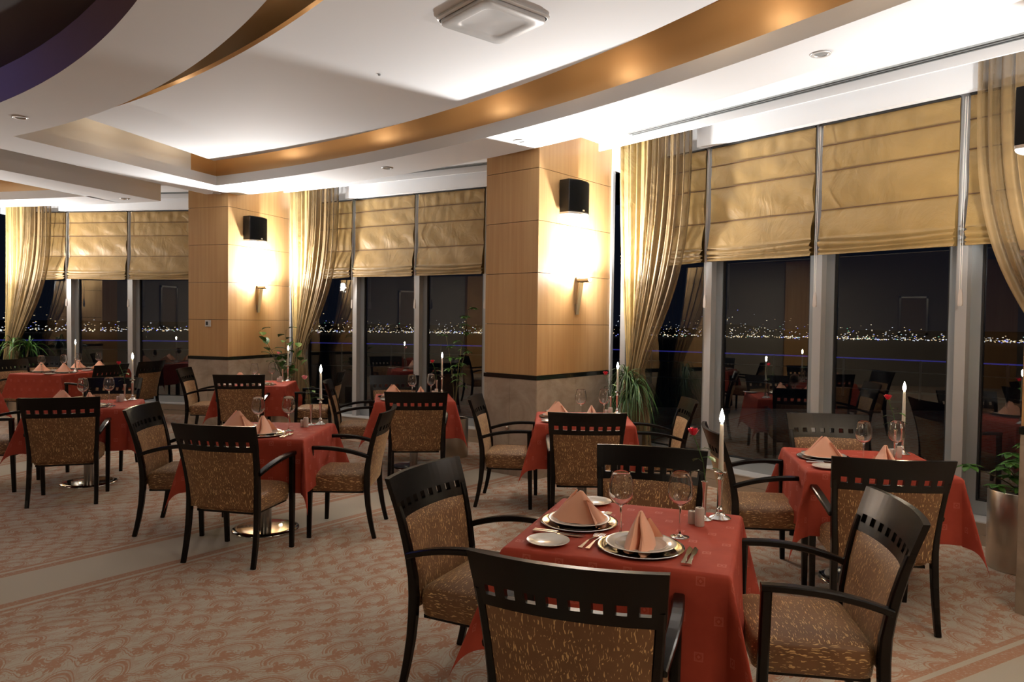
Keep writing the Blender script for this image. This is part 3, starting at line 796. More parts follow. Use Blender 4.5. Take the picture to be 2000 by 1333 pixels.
def make_chair():
    r = empty('armchair', cat='chair')
    hi = MB(); rail_piece(hi, .815, .92, -1, 1, 18); rail_piece(hi, .745, .782, -1, 1, 18)
    xs = [-.86 + 1.72*k/8 for k in range(9)]; prev = -1; hw = .058
    ed = []
    for k in range(8): c_ = -.80 + 1.60*k/7; ed.append((c_-hw, c_+hw))
    cur = -1
    for a, c_ in ed: rail_piece(hi, .781, .816, cur, a, 2); cur = c_
    rail_piece(hi, .781, .816, cur, 1, 2)
    hi.build('back_rail', m_darkwood, r)
    for sx in (-1, 1):
        zz = [0, .06, .14, .24, .34, .42, .50, .58, .66, .74, .80]
        MB().bar([(sx*back_x(z), back_y(z), z) for z in zz], [.030, .031, .032, .034, .035, .035, .034, .032, .031, .030, .028], [.030, .031, .034, .038, .042, .044, .042, .038, .036, .034, .030]).build('leg', m_darkwood, r)
        fx = sx*.262; yf = .470
        MB().bar([(sx*.252, yf+.006, 0), (sx*.258, yf, .30), (fx, yf-.008, .655)], [.030, .036, .036], [.030, .037, .038]).build('leg', m_darkwood, r)
        pts = []
        for k in range(11):
            u = k/10; y = back_y(.60) + (yf+.012 - back_y(.60))*u
            pts.append((sx*(.266 + .012*sin(pi*u)), y, .598 + .062*(1-(1-u)**2.4) + .006*sin(pi*u)))
        MB().bar(pts, [.034, .036, .038, .040, .041, .042, .042, .042, .041, .040, .038], .026).build('armrest', m_darkwood, r)
    # upholstered back: slightly domed slab between the posts
    bp_ = MB(); N, K = 16, 14
    def face(sgn, th):
        rows = []
        for j in range(K+1):
            z = .365 + (.752-.365)*j/K; row = []
            for i in range(N+1):
                s = -1+2*i/N; x = s*(back_x(z)-.014)
                ed_ = (1-abs(s)**8)*(1-abs(2*j/K-1)**10)
                row.append((x, curve_y(x, z) + sgn*(.010 + th*ed_), z))
            rows.append(row)
        return rows
    fa, fb = face(1, .016), face(-1, .010); n0 = 0
    for rows in (fa, fb):
        for row in rows: bp_.v += row
    n = N+1; T = n*(K+1)
    for j in range(K):
        for i in range(N):
            a = j*n+i; bp_.f.append((a, a+n, a+n+1, a+1)); bp_.f.append((T+a, T+a+1, T+a+n+1, T+a+n))
    for i in range(N): bp_.f.append((i, i+1, T+i+1, T+i)); a = K*n+i; bp_.f.append((a, T+a, T+a+1, a+1))
    for j in range(K): a = j*n; bp_.f.append((a, T+a, T+a+n, a+n)); a += N; bp_.f.append((a, a+n, T+a+n, T+a))
    auto_smooth(bp_.build('backrest', m_fab_v, r), 50)
    # seat
    st = MB(); rings = []
    def outl(k, z, n=8):
        hx, y0, y1 = .236*k, .075+.0*(1-k), .498; cyy = (y0+y1)/2; hy = (y1-y0)/2*k; rr = .05; o = []
        for cx, cy, a0 in ((hx-rr, hy-rr, 0), (-hx+rr, hy-rr, 90), (-hx+rr, -hy+rr, 180), (hx-rr, -hy+rr, 270)):
            for q in range(n+1): a = radians(a0+90*q/n); o.append((cx+rr*cos(a), cyy+cy+rr*sin(a), z))
        return o
    for k, z in ((.94, .335), (.985, .342), (1.0, .37), (1.012, .41), (1.0, .435), (.97, .450), (.88, .462), (.70, .472), (.45, .478), (.25, .480)): rings.append(outl(k, z))
    # keep inner rings from folding: scale about centre instead
    rings = rings[:6] + [[((x)*s_, .2865+(y-.2865)*s_, z) for x, y, _ in rings[5]] for s_, z in ((.90, .461), (.72, .470), (.45, .476), (.15, .478))]
    auto_smooth(st.loft(rings).build('seat', m_fab_h, r), 60)
    MB().box(-.215, .215, .09, .47, .322, .338).build('seat_frame', m_darkwood, r)
    return r
CH = make_chair(); register(CH)
T = {1: 'the nearest table', 2: 'the right-hand window table', 3: 'the table in front of the middle pillar', 4: 'the table at the middle windows',
     5: 'the centre-left table', 6: 'the table by the far left pillar', 7: 'the left table', 8: 'the long far left table', 9: 'the table cut off at the left edge'}
CHAIRS = [
 (.172, 2.077, -19.3, 'armchair seen from behind at the bottom edge, front seat of the nearest table'),
 (-.35, 3.29, -116, 'armchair facing right at the left side of the nearest table'),
 (.746, 3.84, 162, 'armchair facing the camera across the nearest table, behind its glasses'),
 (1.416, 2.737, 81, 'large armchair at lower right facing left to the nearest table'),
 (1.955, 3.70, -9.3, 'armchair seen from behind at the right-hand window table'),
 (1.355, 4.665, -96, 'armchair facing right at the left side of the right-hand window table, behind the candle'),
 (2.38, 5.385, 172.5, 'armchair against the window facing the camera at the right-hand window table'),
 (.57, 5.415, -1, 'armchair seen from behind at the table in front of the middle pillar'),
 (-.27, 6.38, -97, 'armchair facing right beside the marble base of the middle pillar'),
 (1.515, 6.33, 88, 'armchair facing left at the right side of the table in front of the middle pillar'),
 (-.895, 6.785, 5, 'armchair seen from behind at the table at the middle windows'),
 (-1.93, 7.79, -80, 'armchair facing right at the left side of the table at the middle windows'),
 (-1.40, 8.62, 189, 'armchair facing the camera with brightly lit rail at the middle windows'),
 (-1.87, 4.585, -12.5, 'large armchair seen from behind at the centre-left table'),
 (-2.74, 5.44, -85.5, 'armchair facing right at the left side of the centre-left table'),
 (-.985, 5.465, 90, 'armchair facing left at the right side of the centre-left table'),
 (-3.23, 8.565, 9, 'armchair seen from behind at the table by the far left pillar'),
 (-4.25, 9.46, -82, 'armchair facing right beside the marble base of the far left pillar'),
 (-2.25, 9.30, 96, 'armchair facing left at the right side of the table by the far left pillar'),
 (-3.745, 5.99, 19, 'armchair seen from behind at the left table'),
 (-4.33, 7.81, 189, 'armchair facing the camera behind the left table'),
 (-4.98, 6.60, -78, 'armchair half cut off at the left edge, facing right to the left table'),
 (-5.58, 10.0, 75, 'nearer armchair on the right side of the long far left table'),
 (-5.47, 10.89, 80, 'farther armchair on the right side of the long far left table, by the window'),
 (-7.50, 10.80, -108, 'pale-lit armchair at the left edge facing right to the long far left table'),
 (-7.58, 11.62, -125, 'armchair of which only the top shows behind the napkins of the long far left table'),
]
for k, (x, y, a, lab) in enumerate(CHAIRS):
    if k == 0: CH.location = (x, y, 0); CH.rotation_euler = (0, 0, radians(a)); CH['label'] = lab; CH['group'] = 'dark-framed armchairs'
    else: dup(CH, (x, y, 0), radians(a), lab, 'dark-framed armchairs')

# ------------------------------------------------------------------ tables and cloths
def make_table(hw=.395, hl=.395):
    r = empty('pedestal_table', cat='table')
    MB().bbox(-hw, hw, -hl, hl, .722, .747, .006).build('tabletop', m_darkwood, r)
    for cy in ((0,) if hl < .5 else (-.35, .35)):
        auto_smooth(MB().lathe([(.001, .018), (.045, .0175), (.20, .016), (.238, .011), (.246, .004), (.246, 0), (.001, 0)], 48, 0, cy).build('base', m_chrome, r), 60)
        auto_smooth(MB().lathe([(.042, .016), (.042, .70), (.10, .71), (.10, .722)], 28, 0, cy).build('column', M('column_steel', (.35, .34, .32), .3, 1), r), 40)
    return r
def cloth_mesh(hx, hy, drop, seed):
    rr = random.Random(seed); H_ = .7495; r_ = .016
    ph = [rr.uniform(0, 6) for _ in range(8)]; skew = [rr.uniform(-22, 22) for _ in range(4)]; amp = [rr.uniform(.36, .52) for _ in range(4)]
    n1, n2 = 16, 14
    def axis(h):
        a = [-(h+drop) + drop*k/n2 for k in range(n2-2)] + [-h-.04, -h-.02, -h-.008] + [-h + 2*h*k/n1 for k in range(n1+1)] + [h+.008, h+.02, h+.04]
        b2 = [h + drop*k/n2 for k in range(3, n2+1)]
        return a + b2
    ax, ay = axis(hx), axis(hy); mb = MB(); mb.uv = []
    for v in ay:
        for u in ax:
            du, dv = max(abs(u)-hx, 0), max(abs(v)-hy, 0); sx = 1 if u > 0 else -1; sy = 1 if v > 0 else -1
            if du == 0 and dv == 0: p = (u, v, H_ + .0006*sin(u*23+ph[0])*sin(v*19+ph[1]))
            else:
                rho = hypot(du, dv); th = atan2(dv, du)
                if rho < r_*pi/2: a = rho/r_; ro, zo = r_*sin(a), r_*(1-cos(a))
                else: e = rho - r_*pi/2; ro, zo = r_ + e*.05, r_ + e
                if du > 0 and dv > 0:
                    c_ = (0 if sx > 0 else 1) + (0 if sy > 0 else 2)
                    s2 = sin(2*th); A = amp[c_]*max(0, s2)**.75; k = max(0, rho - .01)
                    fall = sqrt(max(.1, 1 - .75*A*A)); phi = radians(45+skew[c_])
                    x = hx + ro*cos(th) + A*k*.62*cos(phi); y = hy + ro*sin(th) + A*k*.62*sin(phi)
                    p = (sx*x, sy*y, H_ - zo*fall)
                elif du > 0:
                    w_ = cos(v/hy*pi/2)**.5 if abs(v) < hy else 0
                    wv = (.016*sin(v*11+ph[2]+(sx>0)*2) + .009*sin(v*23+ph[3]))*(du/drop)**1.3*w_
                    p = (sx*(hx+ro+wv), v, H_ - zo + .006*sin(v*9+ph[4])*(du/drop))
                else:
                    w_ = cos(u/hx*pi/2)**.5 if abs(u) < hx else 0
                    wv = (.016*sin(u*11+ph[5]+(sy>0)*2) + .009*sin(u*25+ph[6]))*(dv/drop)**1.3*w_
                    p = (u, sy*(hy+ro+wv), H_ - zo + .006*sin(u*9+ph[7])*(dv/drop))
            mb.v.append(p); mb.uv.append((u, v))
    n = len(ax)
    for j in range(len(ay)-1):
        for i in range(n-1): a = j*n+i; mb.f.append((a, a+1, a+n+1, a+n))
    return mb.mesh('tablecloth', m_cloth, True)
TB = make_table(); register(TB); TBL = make_table(.39, .70); register(TBL)
cl_meshes = [cloth_mesh(.40, .40, .385, s_) for s_ in (1, 2, 3)]; cl_long = cloth_mesh(.40, .71, .36, 9)
TABLES = {1: (.499, 2.927, -20), 2: (2.197, 4.475, -11), 3: (.631, 6.31, -3), 4: (-1.055, 7.81, 10), 5: (-1.85, 5.43, -1),
          6: (-3.265, 9.275, 8), 7: (-4.03, 6.86, 18), 8: (-6.68, 10.97, -9), 9: (-6.38, 8.10, 24)}
used = False
for k, (x, y, a) in TABLES.items():
    lab = T[k].replace('the ', '', 1)
    if k == 8: TBL.location = (x, y, 0); TBL.rotation_euler = (0,0,radians(a)); TBL['label'] = 'two-pedestal table under the cloth of ' + T[k]
    elif not used: TB.location = (x, y, 0); TB.rotation_euler = (0,0,radians(a)); TB['label'] = 'round-based steel pedestal table carrying ' + T[k] + "'s cloth"; TB['group'] = 'pedestal tables'; used = True
    else: dup(TB, (x, y, 0), radians(a), 'pedestal table with round steel base, ' + T[k], 'pedestal tables')
    c_ = obj('tablecloth', cl_long if k == 8 else cl_meshes[k % 3], None, (x, y, 0), radians(a))
    tag(c_, 'terracotta red tablecloth with small square motifs on ' + T[k], 'tablecloth', 'red tablecloths')

# ------------------------------------------------------------------ table ware prototypes (hidden originals are moved into place as first use)
ZT = .7502
def proto(fn):
    r = fn(); register(r); r['_n'] = 0; return r
def place(pr, k, lx, ly, rot, label, group, dz=0):
    x, y, a = TABLES[k]; ca, sa = cos(radians(a)), sin(radians(a))
    loc = (x + lx*ca - ly*sa, y + lx*sa + ly*ca, ZT + dz); rz = radians(a + rot)
    if pr['_n'] == 0:
        pr['_n'] = 1; pr.location = loc; pr.rotation_euler = (0,0,rz); pr['label'] = label; pr['group'] = group; return pr
    c_ = dup(pr, loc, rz, label, group); return c_
def p_charger():
    r = empty('charger_plate', cat='plate')
    auto_smooth(MB().lathe([(.001, .003), (.105, .003), (.118, .006), (.150, .011), (.160, .0125), (.1625, .011), (.160, .009), (.118, .001), (.001, 0)], 56).build('dish', m_mirror, r), 60); return r
def p_dinner():
    r = empty('dinner_plate', cat='plate')
    auto_smooth(MB().lathe([(.001, .006), (.078, .006), (.086, .009), (.094, .016), (.122, .0205), (.131, .0225), (.133, .021), (.131, .019), (.09, .010), (.075, 0), (.001, 0)], 48).build('dish', m_china, r), 50)
    auto_smooth(MB().lathe([(.0935, .0160), (.0955, .0175), (.0975, .0168)], 48).build('rim_ridge', m_china, r)); return r
def p_bread():
    r = empty('bread_plate', cat='plate')
    auto_smooth(MB().lathe([(.001, .005), (.048, .005), (.055, .009), (.076, .014), (.082, .0155), (.083, .014), (.08, .012), (.05, .003), (.046, 0), (.001, 0)], 40).build('dish', m_china, r), 50); return r
def p_napkin():
    """standing pyramid fold: two leaning wings meeting over a slit at the front (-y)"""
    r = empty('folded_napkin', cat='napkin')
    H_ = .128
    prof = [(0, -.42), (.05, -.60), (.10, -.86), (.20, -1.0), (.32, -.93), (.44, -.70), (.50, -.30), (.50, .15), (.43, .52), (.30, .82), (.14, 1.0), (0, 1.0)]
    full = prof + [(-x, y) for x, y in reversed(prof[1:-1])]
    rings = []
    for k in range(13):
        z = H_*k/12; q = z/H_
        w = .100*(1-q)**.85 + .010; l = .116*(1-q)**1.0 + .008; tw = .25*q
        ring = []
        for i, (x, y) in enumerate(full):
            bulge = 1 + .18*sin(pi*q)
            X_, Y_ = x*w*bulge, y*l + .012*q
            if y < -.4 and abs(x) < .09: Y_ += .018*(1-q)*sin(pi*q); X_ += .006*sin(q*5)
            ring.append((X_*cos(tw)-Y_*sin(tw)*.3, Y_, z + .004*sin(i*1.1)*(1-q)))
        rings.append(ring)
    auto_smooth(MB().loft(rings).build('wings', m_napkin, r), 38)
    # rolled front lips either side of the slit and the loose back leaf
    for sx in (-1, 1):
        pts = [(sx*(.024*(1-q)+.003) + .003*sin(q*6), -.094*(1-q)**.95 - .006, .004+H_*q*.985) for q in [i/8 for i in range(9)]]
        auto_smooth(MB().tube(pts, [.0075, .0075, .007, .0065, .006, .0055, .005, .004, .003], 8).build('rolled_edge', m_napkin, r))
    lf = MB()
    def leaf(s, v): return ((s-.5)*.15*(1-v*.9)+.02*v, .075 + .035*(1-v) - .03*v - .012*sin(pi*s), .004 + v*H_*.72)
    lf.grid(leaf, 10, 6); lf.grid(lambda s, v: (leaf(s, v)[0], leaf(s, v)[1]+.003, leaf(s, v)[2]), 10, 6)
    auto_smooth(lf.build('back_leaf', m_napkin, r)); return r
def p_glass():
    r = empty('wine_glass', cat='glass')
    outer = [(.036, 0), (.037, .0015), (.030, .003), (.012, .006), (.0045, .012), (.0038, .03), (.0036, .09), (.0042, .118), (.010, .126), (.028, .137), (.042, .153), (.0485, .172), (.0490, .19), (.046, .215), (.040, .242), (.0365, .258)]
    inner = [(.0353, .2585), (.0385, .242), (.0445, .215), (.0475, .19), (.047, .173), (.0405, .1545), (.027, .139), (.012, .130), (.001, .1275)]
    auto_smooth(MB().lathe([(.001, 0)] + outer + inner, 36).build('bowl_and_stem', m_glass, r), 80); return r
def p_fork():
    r = empty('fork', cat='cutlery')
    pts = [(0, -.095, .004), (0, -.06, .006), (0, -.01, .010), (0, .035, .006), (0, .055, .005)]
    MB().bar(pts, [.018, .012, .006, .006, .010], .0028).build('handle', m_silver, r)
    h = MB()
    h.bar([(0, .053, .005), (0, .066, .0055)], [.012, .023], .0022)
    for q in (-1.5, -.5, .5, 1.5): h.bar([(q*.0062, .064, .0055), (q*.0060, .083, .009), (q*.0056, .102, .008)], [.0036, .0032, .0018], .0018)
    h.build('tines', m_silver, r); return r
def p_knife():
    r = empty('knife', cat='cutlery')
    MB().bar([(0, -.10, .0055), (0, -.06, .006), (0, 0, .006)], [.018, .014, .011], .008).build('handle', m_silver, r)
    MB().bar([(0, 0, .005), (.002, .04, .005), (.002, .085, .005), (-.003, .112, .005)], [.011, .019, .018, .004], .0016).build('blade', m_chrome, r); return r
def p_tall():
    r = empty('pepper_pot', cat='condiment pot')
    auto_smooth(MB().lathe([(.001, 0), (.0185, 0), (.0195, .003), (.0195, .07), (.017, .076), (.001, .078)], 24).build('body', m_ceramic, r), 50); 
    MB().lathe([(.006, .0775), (.001, .0785)], 10).build('holes', m_dark, r); return r
def p_short():
    r = empty('salt_pot', cat='condiment pot')
    auto_smooth(MB().lathe([(.001, 0), (.0165, 0), (.0175, .003), (.0175, .048), (.015, .053), (.001, .055)], 24).build('body', m_ceramic, r), 50)
    MB().lathe([(.005, .0545), (.001, .0555)], 10).build('holes', m_dark, r); return r
def p_candle():
    r = empty('candlestick', cat='candlestick')
    auto_smooth(MB().lathe([(.001, 0), (.045, 0), (.046, .004), (.040, .008), (.026, .014), (.016, .024), (.0125, .034), (.0145, .038), (.0145, .042), (.0095, .046), (.0085, .06), (.0115, .165), (.014, .170), (.014, .174), (.011, .178), (.012, .198), (.025, .200), (.0265, .204), (.024, .206), (.012, .205), (.001, .200)], 32).build('holder', m_silver, r), 60); return r
def p_taper():
    r = empty('taper_candle', cat='candle')
    auto_smooth(MB().lathe([(.001, 0), (.0112, 0), (.0095, .10), (.0078, .208), (.0055, .213), (.001, .211)], 20).build('wax', m_candle, r), 60)
    MB().tube([(0,0,.21), (.001,0,.222)], .0012, 5).build('wick', m_dark, r)
    auto_smooth(MB().lathe([(.0005, .214), (.008, .222), (.0105, .234), (.009, .248), (.0045, .264), (.0003, .278)], 14).build('flame', m_flame, r)); return r
def p_vase():
    r = empty('bud_vase', cat='vase')
    auto_smooth(MB().lathe([(.001, 0), (.033, 0), (.034, .003), (.026, .007), (.010, .013), (.006, .022), (.0065, .05), (.010, .13), (.0145, .166), (.0135, .1665), (.009, .13), (.005, .06), (.001, .05)], 24).build('body', m_silver, r), 60); return r
def p_rose(petal):
    r = empty('rose', cat='flower')
    top = (-.052, -.006, .375)
    st = [(0, 0, .06), (.001, 0, .17), (-.010, -.001, .25), (-.034, -.004, .32), (top[0], top[1], top[2]-.012)]
    MB().tube(st, .0017, 6).build('stem', m_leaf3, r)
    for ring_, (n, rr_, h, op) in enumerate(((3, .008, .032, .0), (4, .015, .032, .1), (5, .019, .028, .4))):
        for k in range(n):
            a0 = 2*pi*k/n + ring_*.7; w = 2*pi/n*.75
            def f_(s, v, a0=a0, w=w, rr_=rr_, h=h, op=op):
                a = a0 + (s-.5)*w*(1.15-.3*abs(2*v-1)); q = rr_*(.35+.75*v**.6) + op*.008*v*v
                return (top[0]+q*cos(a), top[1]+q*sin(a), top[2]-.012 + h*v*(1-.15*(2*s-1)**2))
            auto_smooth(MB().grid(f_, 4, 4).build('petal', petal, r))
    sp_ = MB()
    for k in range(5):
        a = 2*pi*k/5; sp_.add([(top[0]+.004*cos(a), top[1]+.004*sin(a), top[2]-.012), (top[0]+.012*cos(a+.35), top[1]+.012*sin(a+.35), top[2]-.012), (top[0]+.02*cos(a), top[1]+.02*sin(a), top[2]-.018), (top[0]+.012*cos(a-.35), top[1]+.012*sin(a-.35), top[2]-.012)], [(0,1,2,3)])
    sp_.build('sepals', m_leaf3, r)
    for (zz, a, L) in ((.20, 2.6, .045), (.215, .3, .05), (.25, 2.2, .05), (.27, 5.6, .045), (.30, .6, .035)):
        x0 = -.012*(zz > .24) - .02*(zz > .28)
        bx, by = x0 + .03*cos(a), .03*sin(a)
        MB().tube([(x0, 0, zz), (bx, by, zz+.006)], .0009, 4).build('leaf_stalk', m_leaf3, r)
        def lf_(s, v, a=a, bx=bx, by=by, zz=zz, L=L):
            w = .016*sin(pi*min(v*1.05, 1))**.8*(s-.5)*2; q = L*v
            return (bx + q*cos(a) - w*sin(a), by + q*sin(a) + w*cos(a), zz+.006 - .35*q*v*1.2 + abs(s-.5)*.006)
        auto_smooth(MB().grid(lf_, 4, 6).build('leaf', m_leaf, r))
    return r
TT = T; T = {1: 'nearest table', 2: 'right window table', 3: 'middle-pillar table', 4: 'middle-window table', 5: 'centre-left table', 6: 'far-pillar table', 7: 'left table', 8: 'long far table', 9: 'cut-off table'}
pc, pd, pb, pn, pg, pf, pk, pt, ps, pcs, pta, pv = [proto(f_) for f_ in (p_charger, p_dinner, p_bread, p_napkin, p_glass, p_fork, p_knife, p_tall, p_short, p_candle, p_taper, p_vase)]
pr_red, pr_pink = proto(lambda: p_rose(m_red)), proto(lambda: p_rose(m_pink))
def setting(k, lx, ly, rot, who, bread=True):
    """one cover: rot 0 = diner sits at -y of the table"""
    a = radians(rot); ca, sa = cos(a), sin(a)
    def L(x, y): return lx + x*ca - y*sa, ly + x*sa + y*ca
    w = '%s setting, %s' % (who, T[k])
    place(pc, k, *L(0, 0), rot, 'polished metal charger of the ' + w, 'metal chargers')
    place(pd, k, *L(0, 0), rot, 'cream dinner plate of the ' + w, 'dinner plates', .0035)
    place(pn, k, *L(0, -.005), rot + (0 if who == 'front' else -8), 'apricot napkin pyramid of the ' + w, 'folded apricot napkins', .0095)
    place(pf, k, *L(-.197, .0), rot - 8, 'outer silver fork of the ' + w, 'forks'); place(pf, k, *L(-.172, .0), rot - 6, 'inner silver fork of the ' + w, 'forks')
    place(pk, k, *L(.174, -.04), rot - 1, 'inner silver knife of the ' + w, 'knives'); place(pk, k, *L(.194, -.04), rot - 1, 'outer silver knife of the ' + w, 'knives')
    place(pg, k, *L(.12, .20), rot, 'empty stemmed wine glass of the ' + w, 'wine glasses')
    if bread: place(pb, k, *L(-.34, -.075) if who == 'front' else L(-.345, -.02), rot, 'small cream bread plate of the ' + w, 'bread plates')
def centre(k, cx=.325, cy=.315, pink=False):
    w = T[k]
    place(pcs, k, cx, cy, 0, 'slim silver candlestick with round foot on the ' + w, 'silver candlesticks')
    place(pta, k, cx, cy, 0, 'lit white taper candle on the ' + w, 'lit taper candles', .201)
    x, y, a = TABLES[k]; ca, sa = cos(radians(a)), sin(radians(a))
    light('candle_light', 'POINT', (x+cx*ca-cy*sa, y+cx*sa+cy*ca, ZT+.201+.26), CANDLE_W, (1, .68, .36), .012)
    place(pv, k, cx-.062, cy-.045, 0, 'narrow silver bud vase on the ' + w, 'silver bud vases')
    place(pr_pink if pink else pr_red, k, cx-.062, cy-.045, 0, ('pink' if pink else 'red') + ' rose in the bud vase on the ' + w, 'roses', 0)
    place(ps, k, cx-.105, cy-.125, 0, 'short round ceramic salt pot on the ' + w, 'salt pots'); place(pt, k, cx-.072, cy-.150, 0, 'tall ceramic pepper pot on the ' + w, 'pepper pots')
for k in (1, 2, 3, 4, 5, 6, 7):
    setting(k, .075 if k == 1 else .06, -.225, 0, 'front'); 
    setting(k, -.225, .01 if k == 1 else .03, -90, 'left-hand', bread=(k in (1, 3, 4, 6)))
    centre(k, pink=(k in (5, 6)))
# long table: four covers and a candle
for n_, (lx, ly, rot, who) in enumerate(((.2, -.40, 90, 'near right'), (-.2, -.38, -90, 'near left'), (.2, .32, 90, 'far right'), (-.2, .34, -90, 'far left'))):
    a = radians(rot); L = lambda x, y: (lx + x*cos(a) - y*sin(a), ly + x*sin(a) + y*cos(a)); w = '%s setting, %s' % (who, T[8])
    place(pc, 8, *L(0, 0), rot, 'metal charger of the ' + w, 'metal chargers'); place(pd, 8, *L(0, 0), rot, 'dinner plate on the charger of the ' + w, 'dinner plates', .0035)
    place(pn, 8, *L(0, 0), rot, 'apricot napkin pyramid on the ' + w, 'folded apricot napkins', .0095); place(pg, 8, *L(.14, .13), rot, 'wine glass of the ' + w, 'wine glasses')
    place(pk, 8, *L(.185, -.02), rot, 'knife of the ' + w, 'knives'); place(pf, 8, *L(-.185, 0), rot, 'fork of the ' + w, 'forks'); place(pb, 8, *L(-.27, .0), rot, 'bread plate of the ' + w, 'bread plates')
place(pcs, 8, .13, -.10, 0, 'slim silver candlestick in the middle of the ' + T[8], 'silver candlesticks'); place(pta, 8, .13, -.10, 0, 'lit white taper candle in the middle of the ' + T[8], 'lit taper candles', .201)
light('candle_light', 'POINT', (-6.567, 10.85, ZT+.46), CANDLE_W, (1, .68, .36), .012)

# ------------------------------------------------------------------ plants
def planter(r, rad_, h, mat=m_brushed):
    auto_smooth(MB().lathe([(rad_*.96, .0), (rad_, .012), (rad_, h-.004), (rad_-.004, h), (rad_-.010, h-.004), (rad_-.010, h-.05)], 40).build('pot', mat, r), 50)
    MB().lathe([(rad_-.008, h-.05), (.001, h-.04)], 30).build('soil', m_soil, r)
def blade_leaf(mb, base, az, L, up, droop, w, n=7):
    pts = []
    for k in range(n+1):
        q = k/n; ho = L*(q*cos(up)); ve = L*(q*sin(up)) - droop*L*q*q*(1+.6*q)
        pts.append((base[0]+ho*sin(az), base[1]+ho*cos(az), base[2]+ve, w*(1-q)**.6*(.5+.5*min(1, q*5))))
    rows = []
    for x, y, z, ww in pts:
        rows.append([(x-ww*cos(az), y+ww*sin(az), z), (x, y, z-ww*.5), (x+ww*cos(az), y-ww*sin(az), z)])
    mb.loft(rows, closed=False, cap=False)
def spiky(x, y, ph, heads, n, L, label, w=.0075, mat=m_leaf2, pr_=.15, droop=(.5, 1.3), seed=0):
    rr = random.Random(seed); r = empty('spiky_plant', (x, y, 0), 0, label=label, cat='plant')
    planter(r, pr_, ph, m_brushed)
    for hx, hy, hz in heads:
        MB().tube([(hx*.2, hy*.2, ph-.06), (hx*.6, hy*.6, (ph+hz)/2), (hx, hy, hz)], [.018, .015, .012], 8).build('stem', m_stem, r)
        for k in range(n):
            mb = MB(); blade_leaf(mb, (hx, hy, hz + rr.uniform(-.06, .03)), rr.uniform(0, 2*pi), L*rr.uniform(.6, 1.1), radians(rr.uniform(15, 80)), rr.uniform(*droop), w*rr.uniform(.8, 1.2))
            mb.build('leaf', mat, r, True)
    return r
spiky(1.22, 7.52, .45, [(-.02, 0, 1.02), (.08, .02, .92), (0, .05, .8)], 75, .44, 'spiky narrow-leaved plant in front of the curtain right of the middle pillar', seed=2)
spiky(-8.12, 11.85, .40, [(-.08, 0, 1.10), (.22, -.05, 1.06), (.05, .05, .80)], 34, .50, 'palm-like plant at the left edge in front of the curtain', w=.016, mat=m_leaf, droop=(.3, 1.0), seed=4)
def broad(mb, base, az, L, w, tilt, n=6, m=4):
    def f_(s, v):
        q = L*v; ww = w*sin(pi*min(1, v**.8*1.0))**.75*(s-.5)*2
        return (base[0] + q*cos(tilt)*sin(az) - ww*cos(az), base[1] + q*cos(tilt)*cos(az) + ww*sin(az), base[2] + q*sin(tilt) - .35*q*v + abs(s-.5)*w*.35)
    mb.grid(f_, m, n)
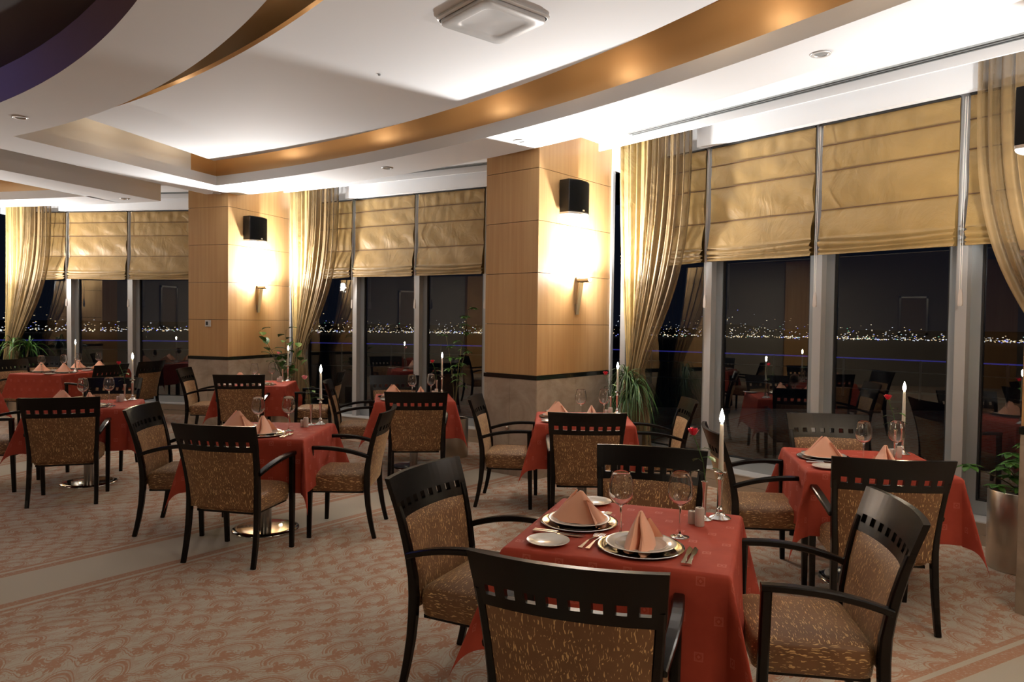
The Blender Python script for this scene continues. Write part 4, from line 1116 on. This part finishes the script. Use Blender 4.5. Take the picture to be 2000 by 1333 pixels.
def leafy(x, y, ph, pr_, stems, label, Ll, Lw, mat, name='leafy_plant', seed=0, whorl=0):
    rr = random.Random(seed); r = empty(name, (x, y, 0), 0, label=label, cat='plant'); planter(r, pr_, ph)
    for (ex, ey, ez, nl) in stems:
        pts = [(ex*q*q, ey*q*q, ph-.06 + (ez-ph+.06)*q) for q in [k/6 for k in range(7)]]
        MB().tube(pts, [.007-.0008*k for k in range(7)], 6).build('stem', m_stem, r)
        for k in range(nl):
            q = .35 + .65*(k+1)/nl; bx, by, bz = ex*q*q, ey*q*q, ph-.06+(ez-ph+.06)*q
            if whorl:
                for j in range(whorl):
                    az = 2*pi*j/whorl + k; tip = (bx+.05*cos(k*2.4), by+.05*sin(k*2.4), bz+.02)
                    mb = MB(); broad(mb, tip, az, Ll*rr.uniform(.8, 1.1), Lw, rr.uniform(-.3, .25)); auto_smooth(mb.build('leaf', mat, r))
                MB().tube([(bx, by, bz), tip], .002, 4).build('leaf_stalk', mat, r)
            else:
                az = k*2.4 + rr.uniform(-.4, .4); tip = (bx+.05*sin(az), by+.05*cos(az), bz+.025)
                MB().tube([(bx, by, bz), tip], .002, 4).build('leaf_stalk', m_stem, r)
                mb = MB(); broad(mb, tip, az, Ll*rr.uniform(.75, 1.15), Lw*rr.uniform(.85, 1.1), rr.uniform(.1, 1.1)); auto_smooth(mb.build('leaf', mat, r))
    return r
leafy(-3.27, 10.38, .50, .15, [(-.33, -.12, 1.40, 7), (-.20, -.15, 1.18, 6), (.05, -.1, 1.42, 7), (.26, -.15, 1.15, 6), (-.05, -.15, .98, 6), (.14, .0, 1.28, 6), (.22, .1, .95, 5)],
      'broad-leaved plant in front of the curtain at the far left pillar', .19, .048, m_leaf3, seed=3)
leafy(-.66, 8.42, .45, .16, [(.16, -.02, 1.72, 9), (-.12, .12, 1.4, 5), (.1, .18, 1.2, 4)],
      'tall plant whose pale leaves show at the left edge of the middle pillar', .075, .022, m_leaf, seed=6, whorl=6)
leafy(3.36, 4.72, .52, .185, [(-.16, -.08, .70, 3), (-.30, -.02, .66, 2), (-.05, -.12, .82, 4), (.12, -.05, .78, 3), (-.22, -.18, .56, 2), (.05, .1, .8, 3)],
      'green umbrella-leaved plant in a tall brushed metal cylinder at the right edge', .085, .026, m_leaf, name='potted_umbrella_plant', seed=8, whorl=6)

# ------------------------------------------------------------------ things that only the reflections show
for k, (y, w, h) in enumerate(((1.2, .7, 1.0), (6.2, .6, 1.1))):
    pf_ = empty('framed_picture', (-10.99, y, 1.85), radians(90), label=('larger' if k else 'smaller') + ' framed picture on the hall wall, seen only as a reflection', cat='picture')
    fm = MB(); fm.box(-w/2, w/2, -.03, 0, -h/2, -h/2+.05).box(-w/2, w/2, -.03, 0, h/2-.05, h/2).box(-w/2, -w/2+.05, -.03, 0, -h/2, h/2).box(w/2-.05, w/2, -.03, 0, -h/2, h/2).build('frame', m_silver, pf_)
    MB().box(-w/2+.05, w/2-.05, -.012, 0, -h/2+.05, h/2-.05).build('print', m_beige, pf_)
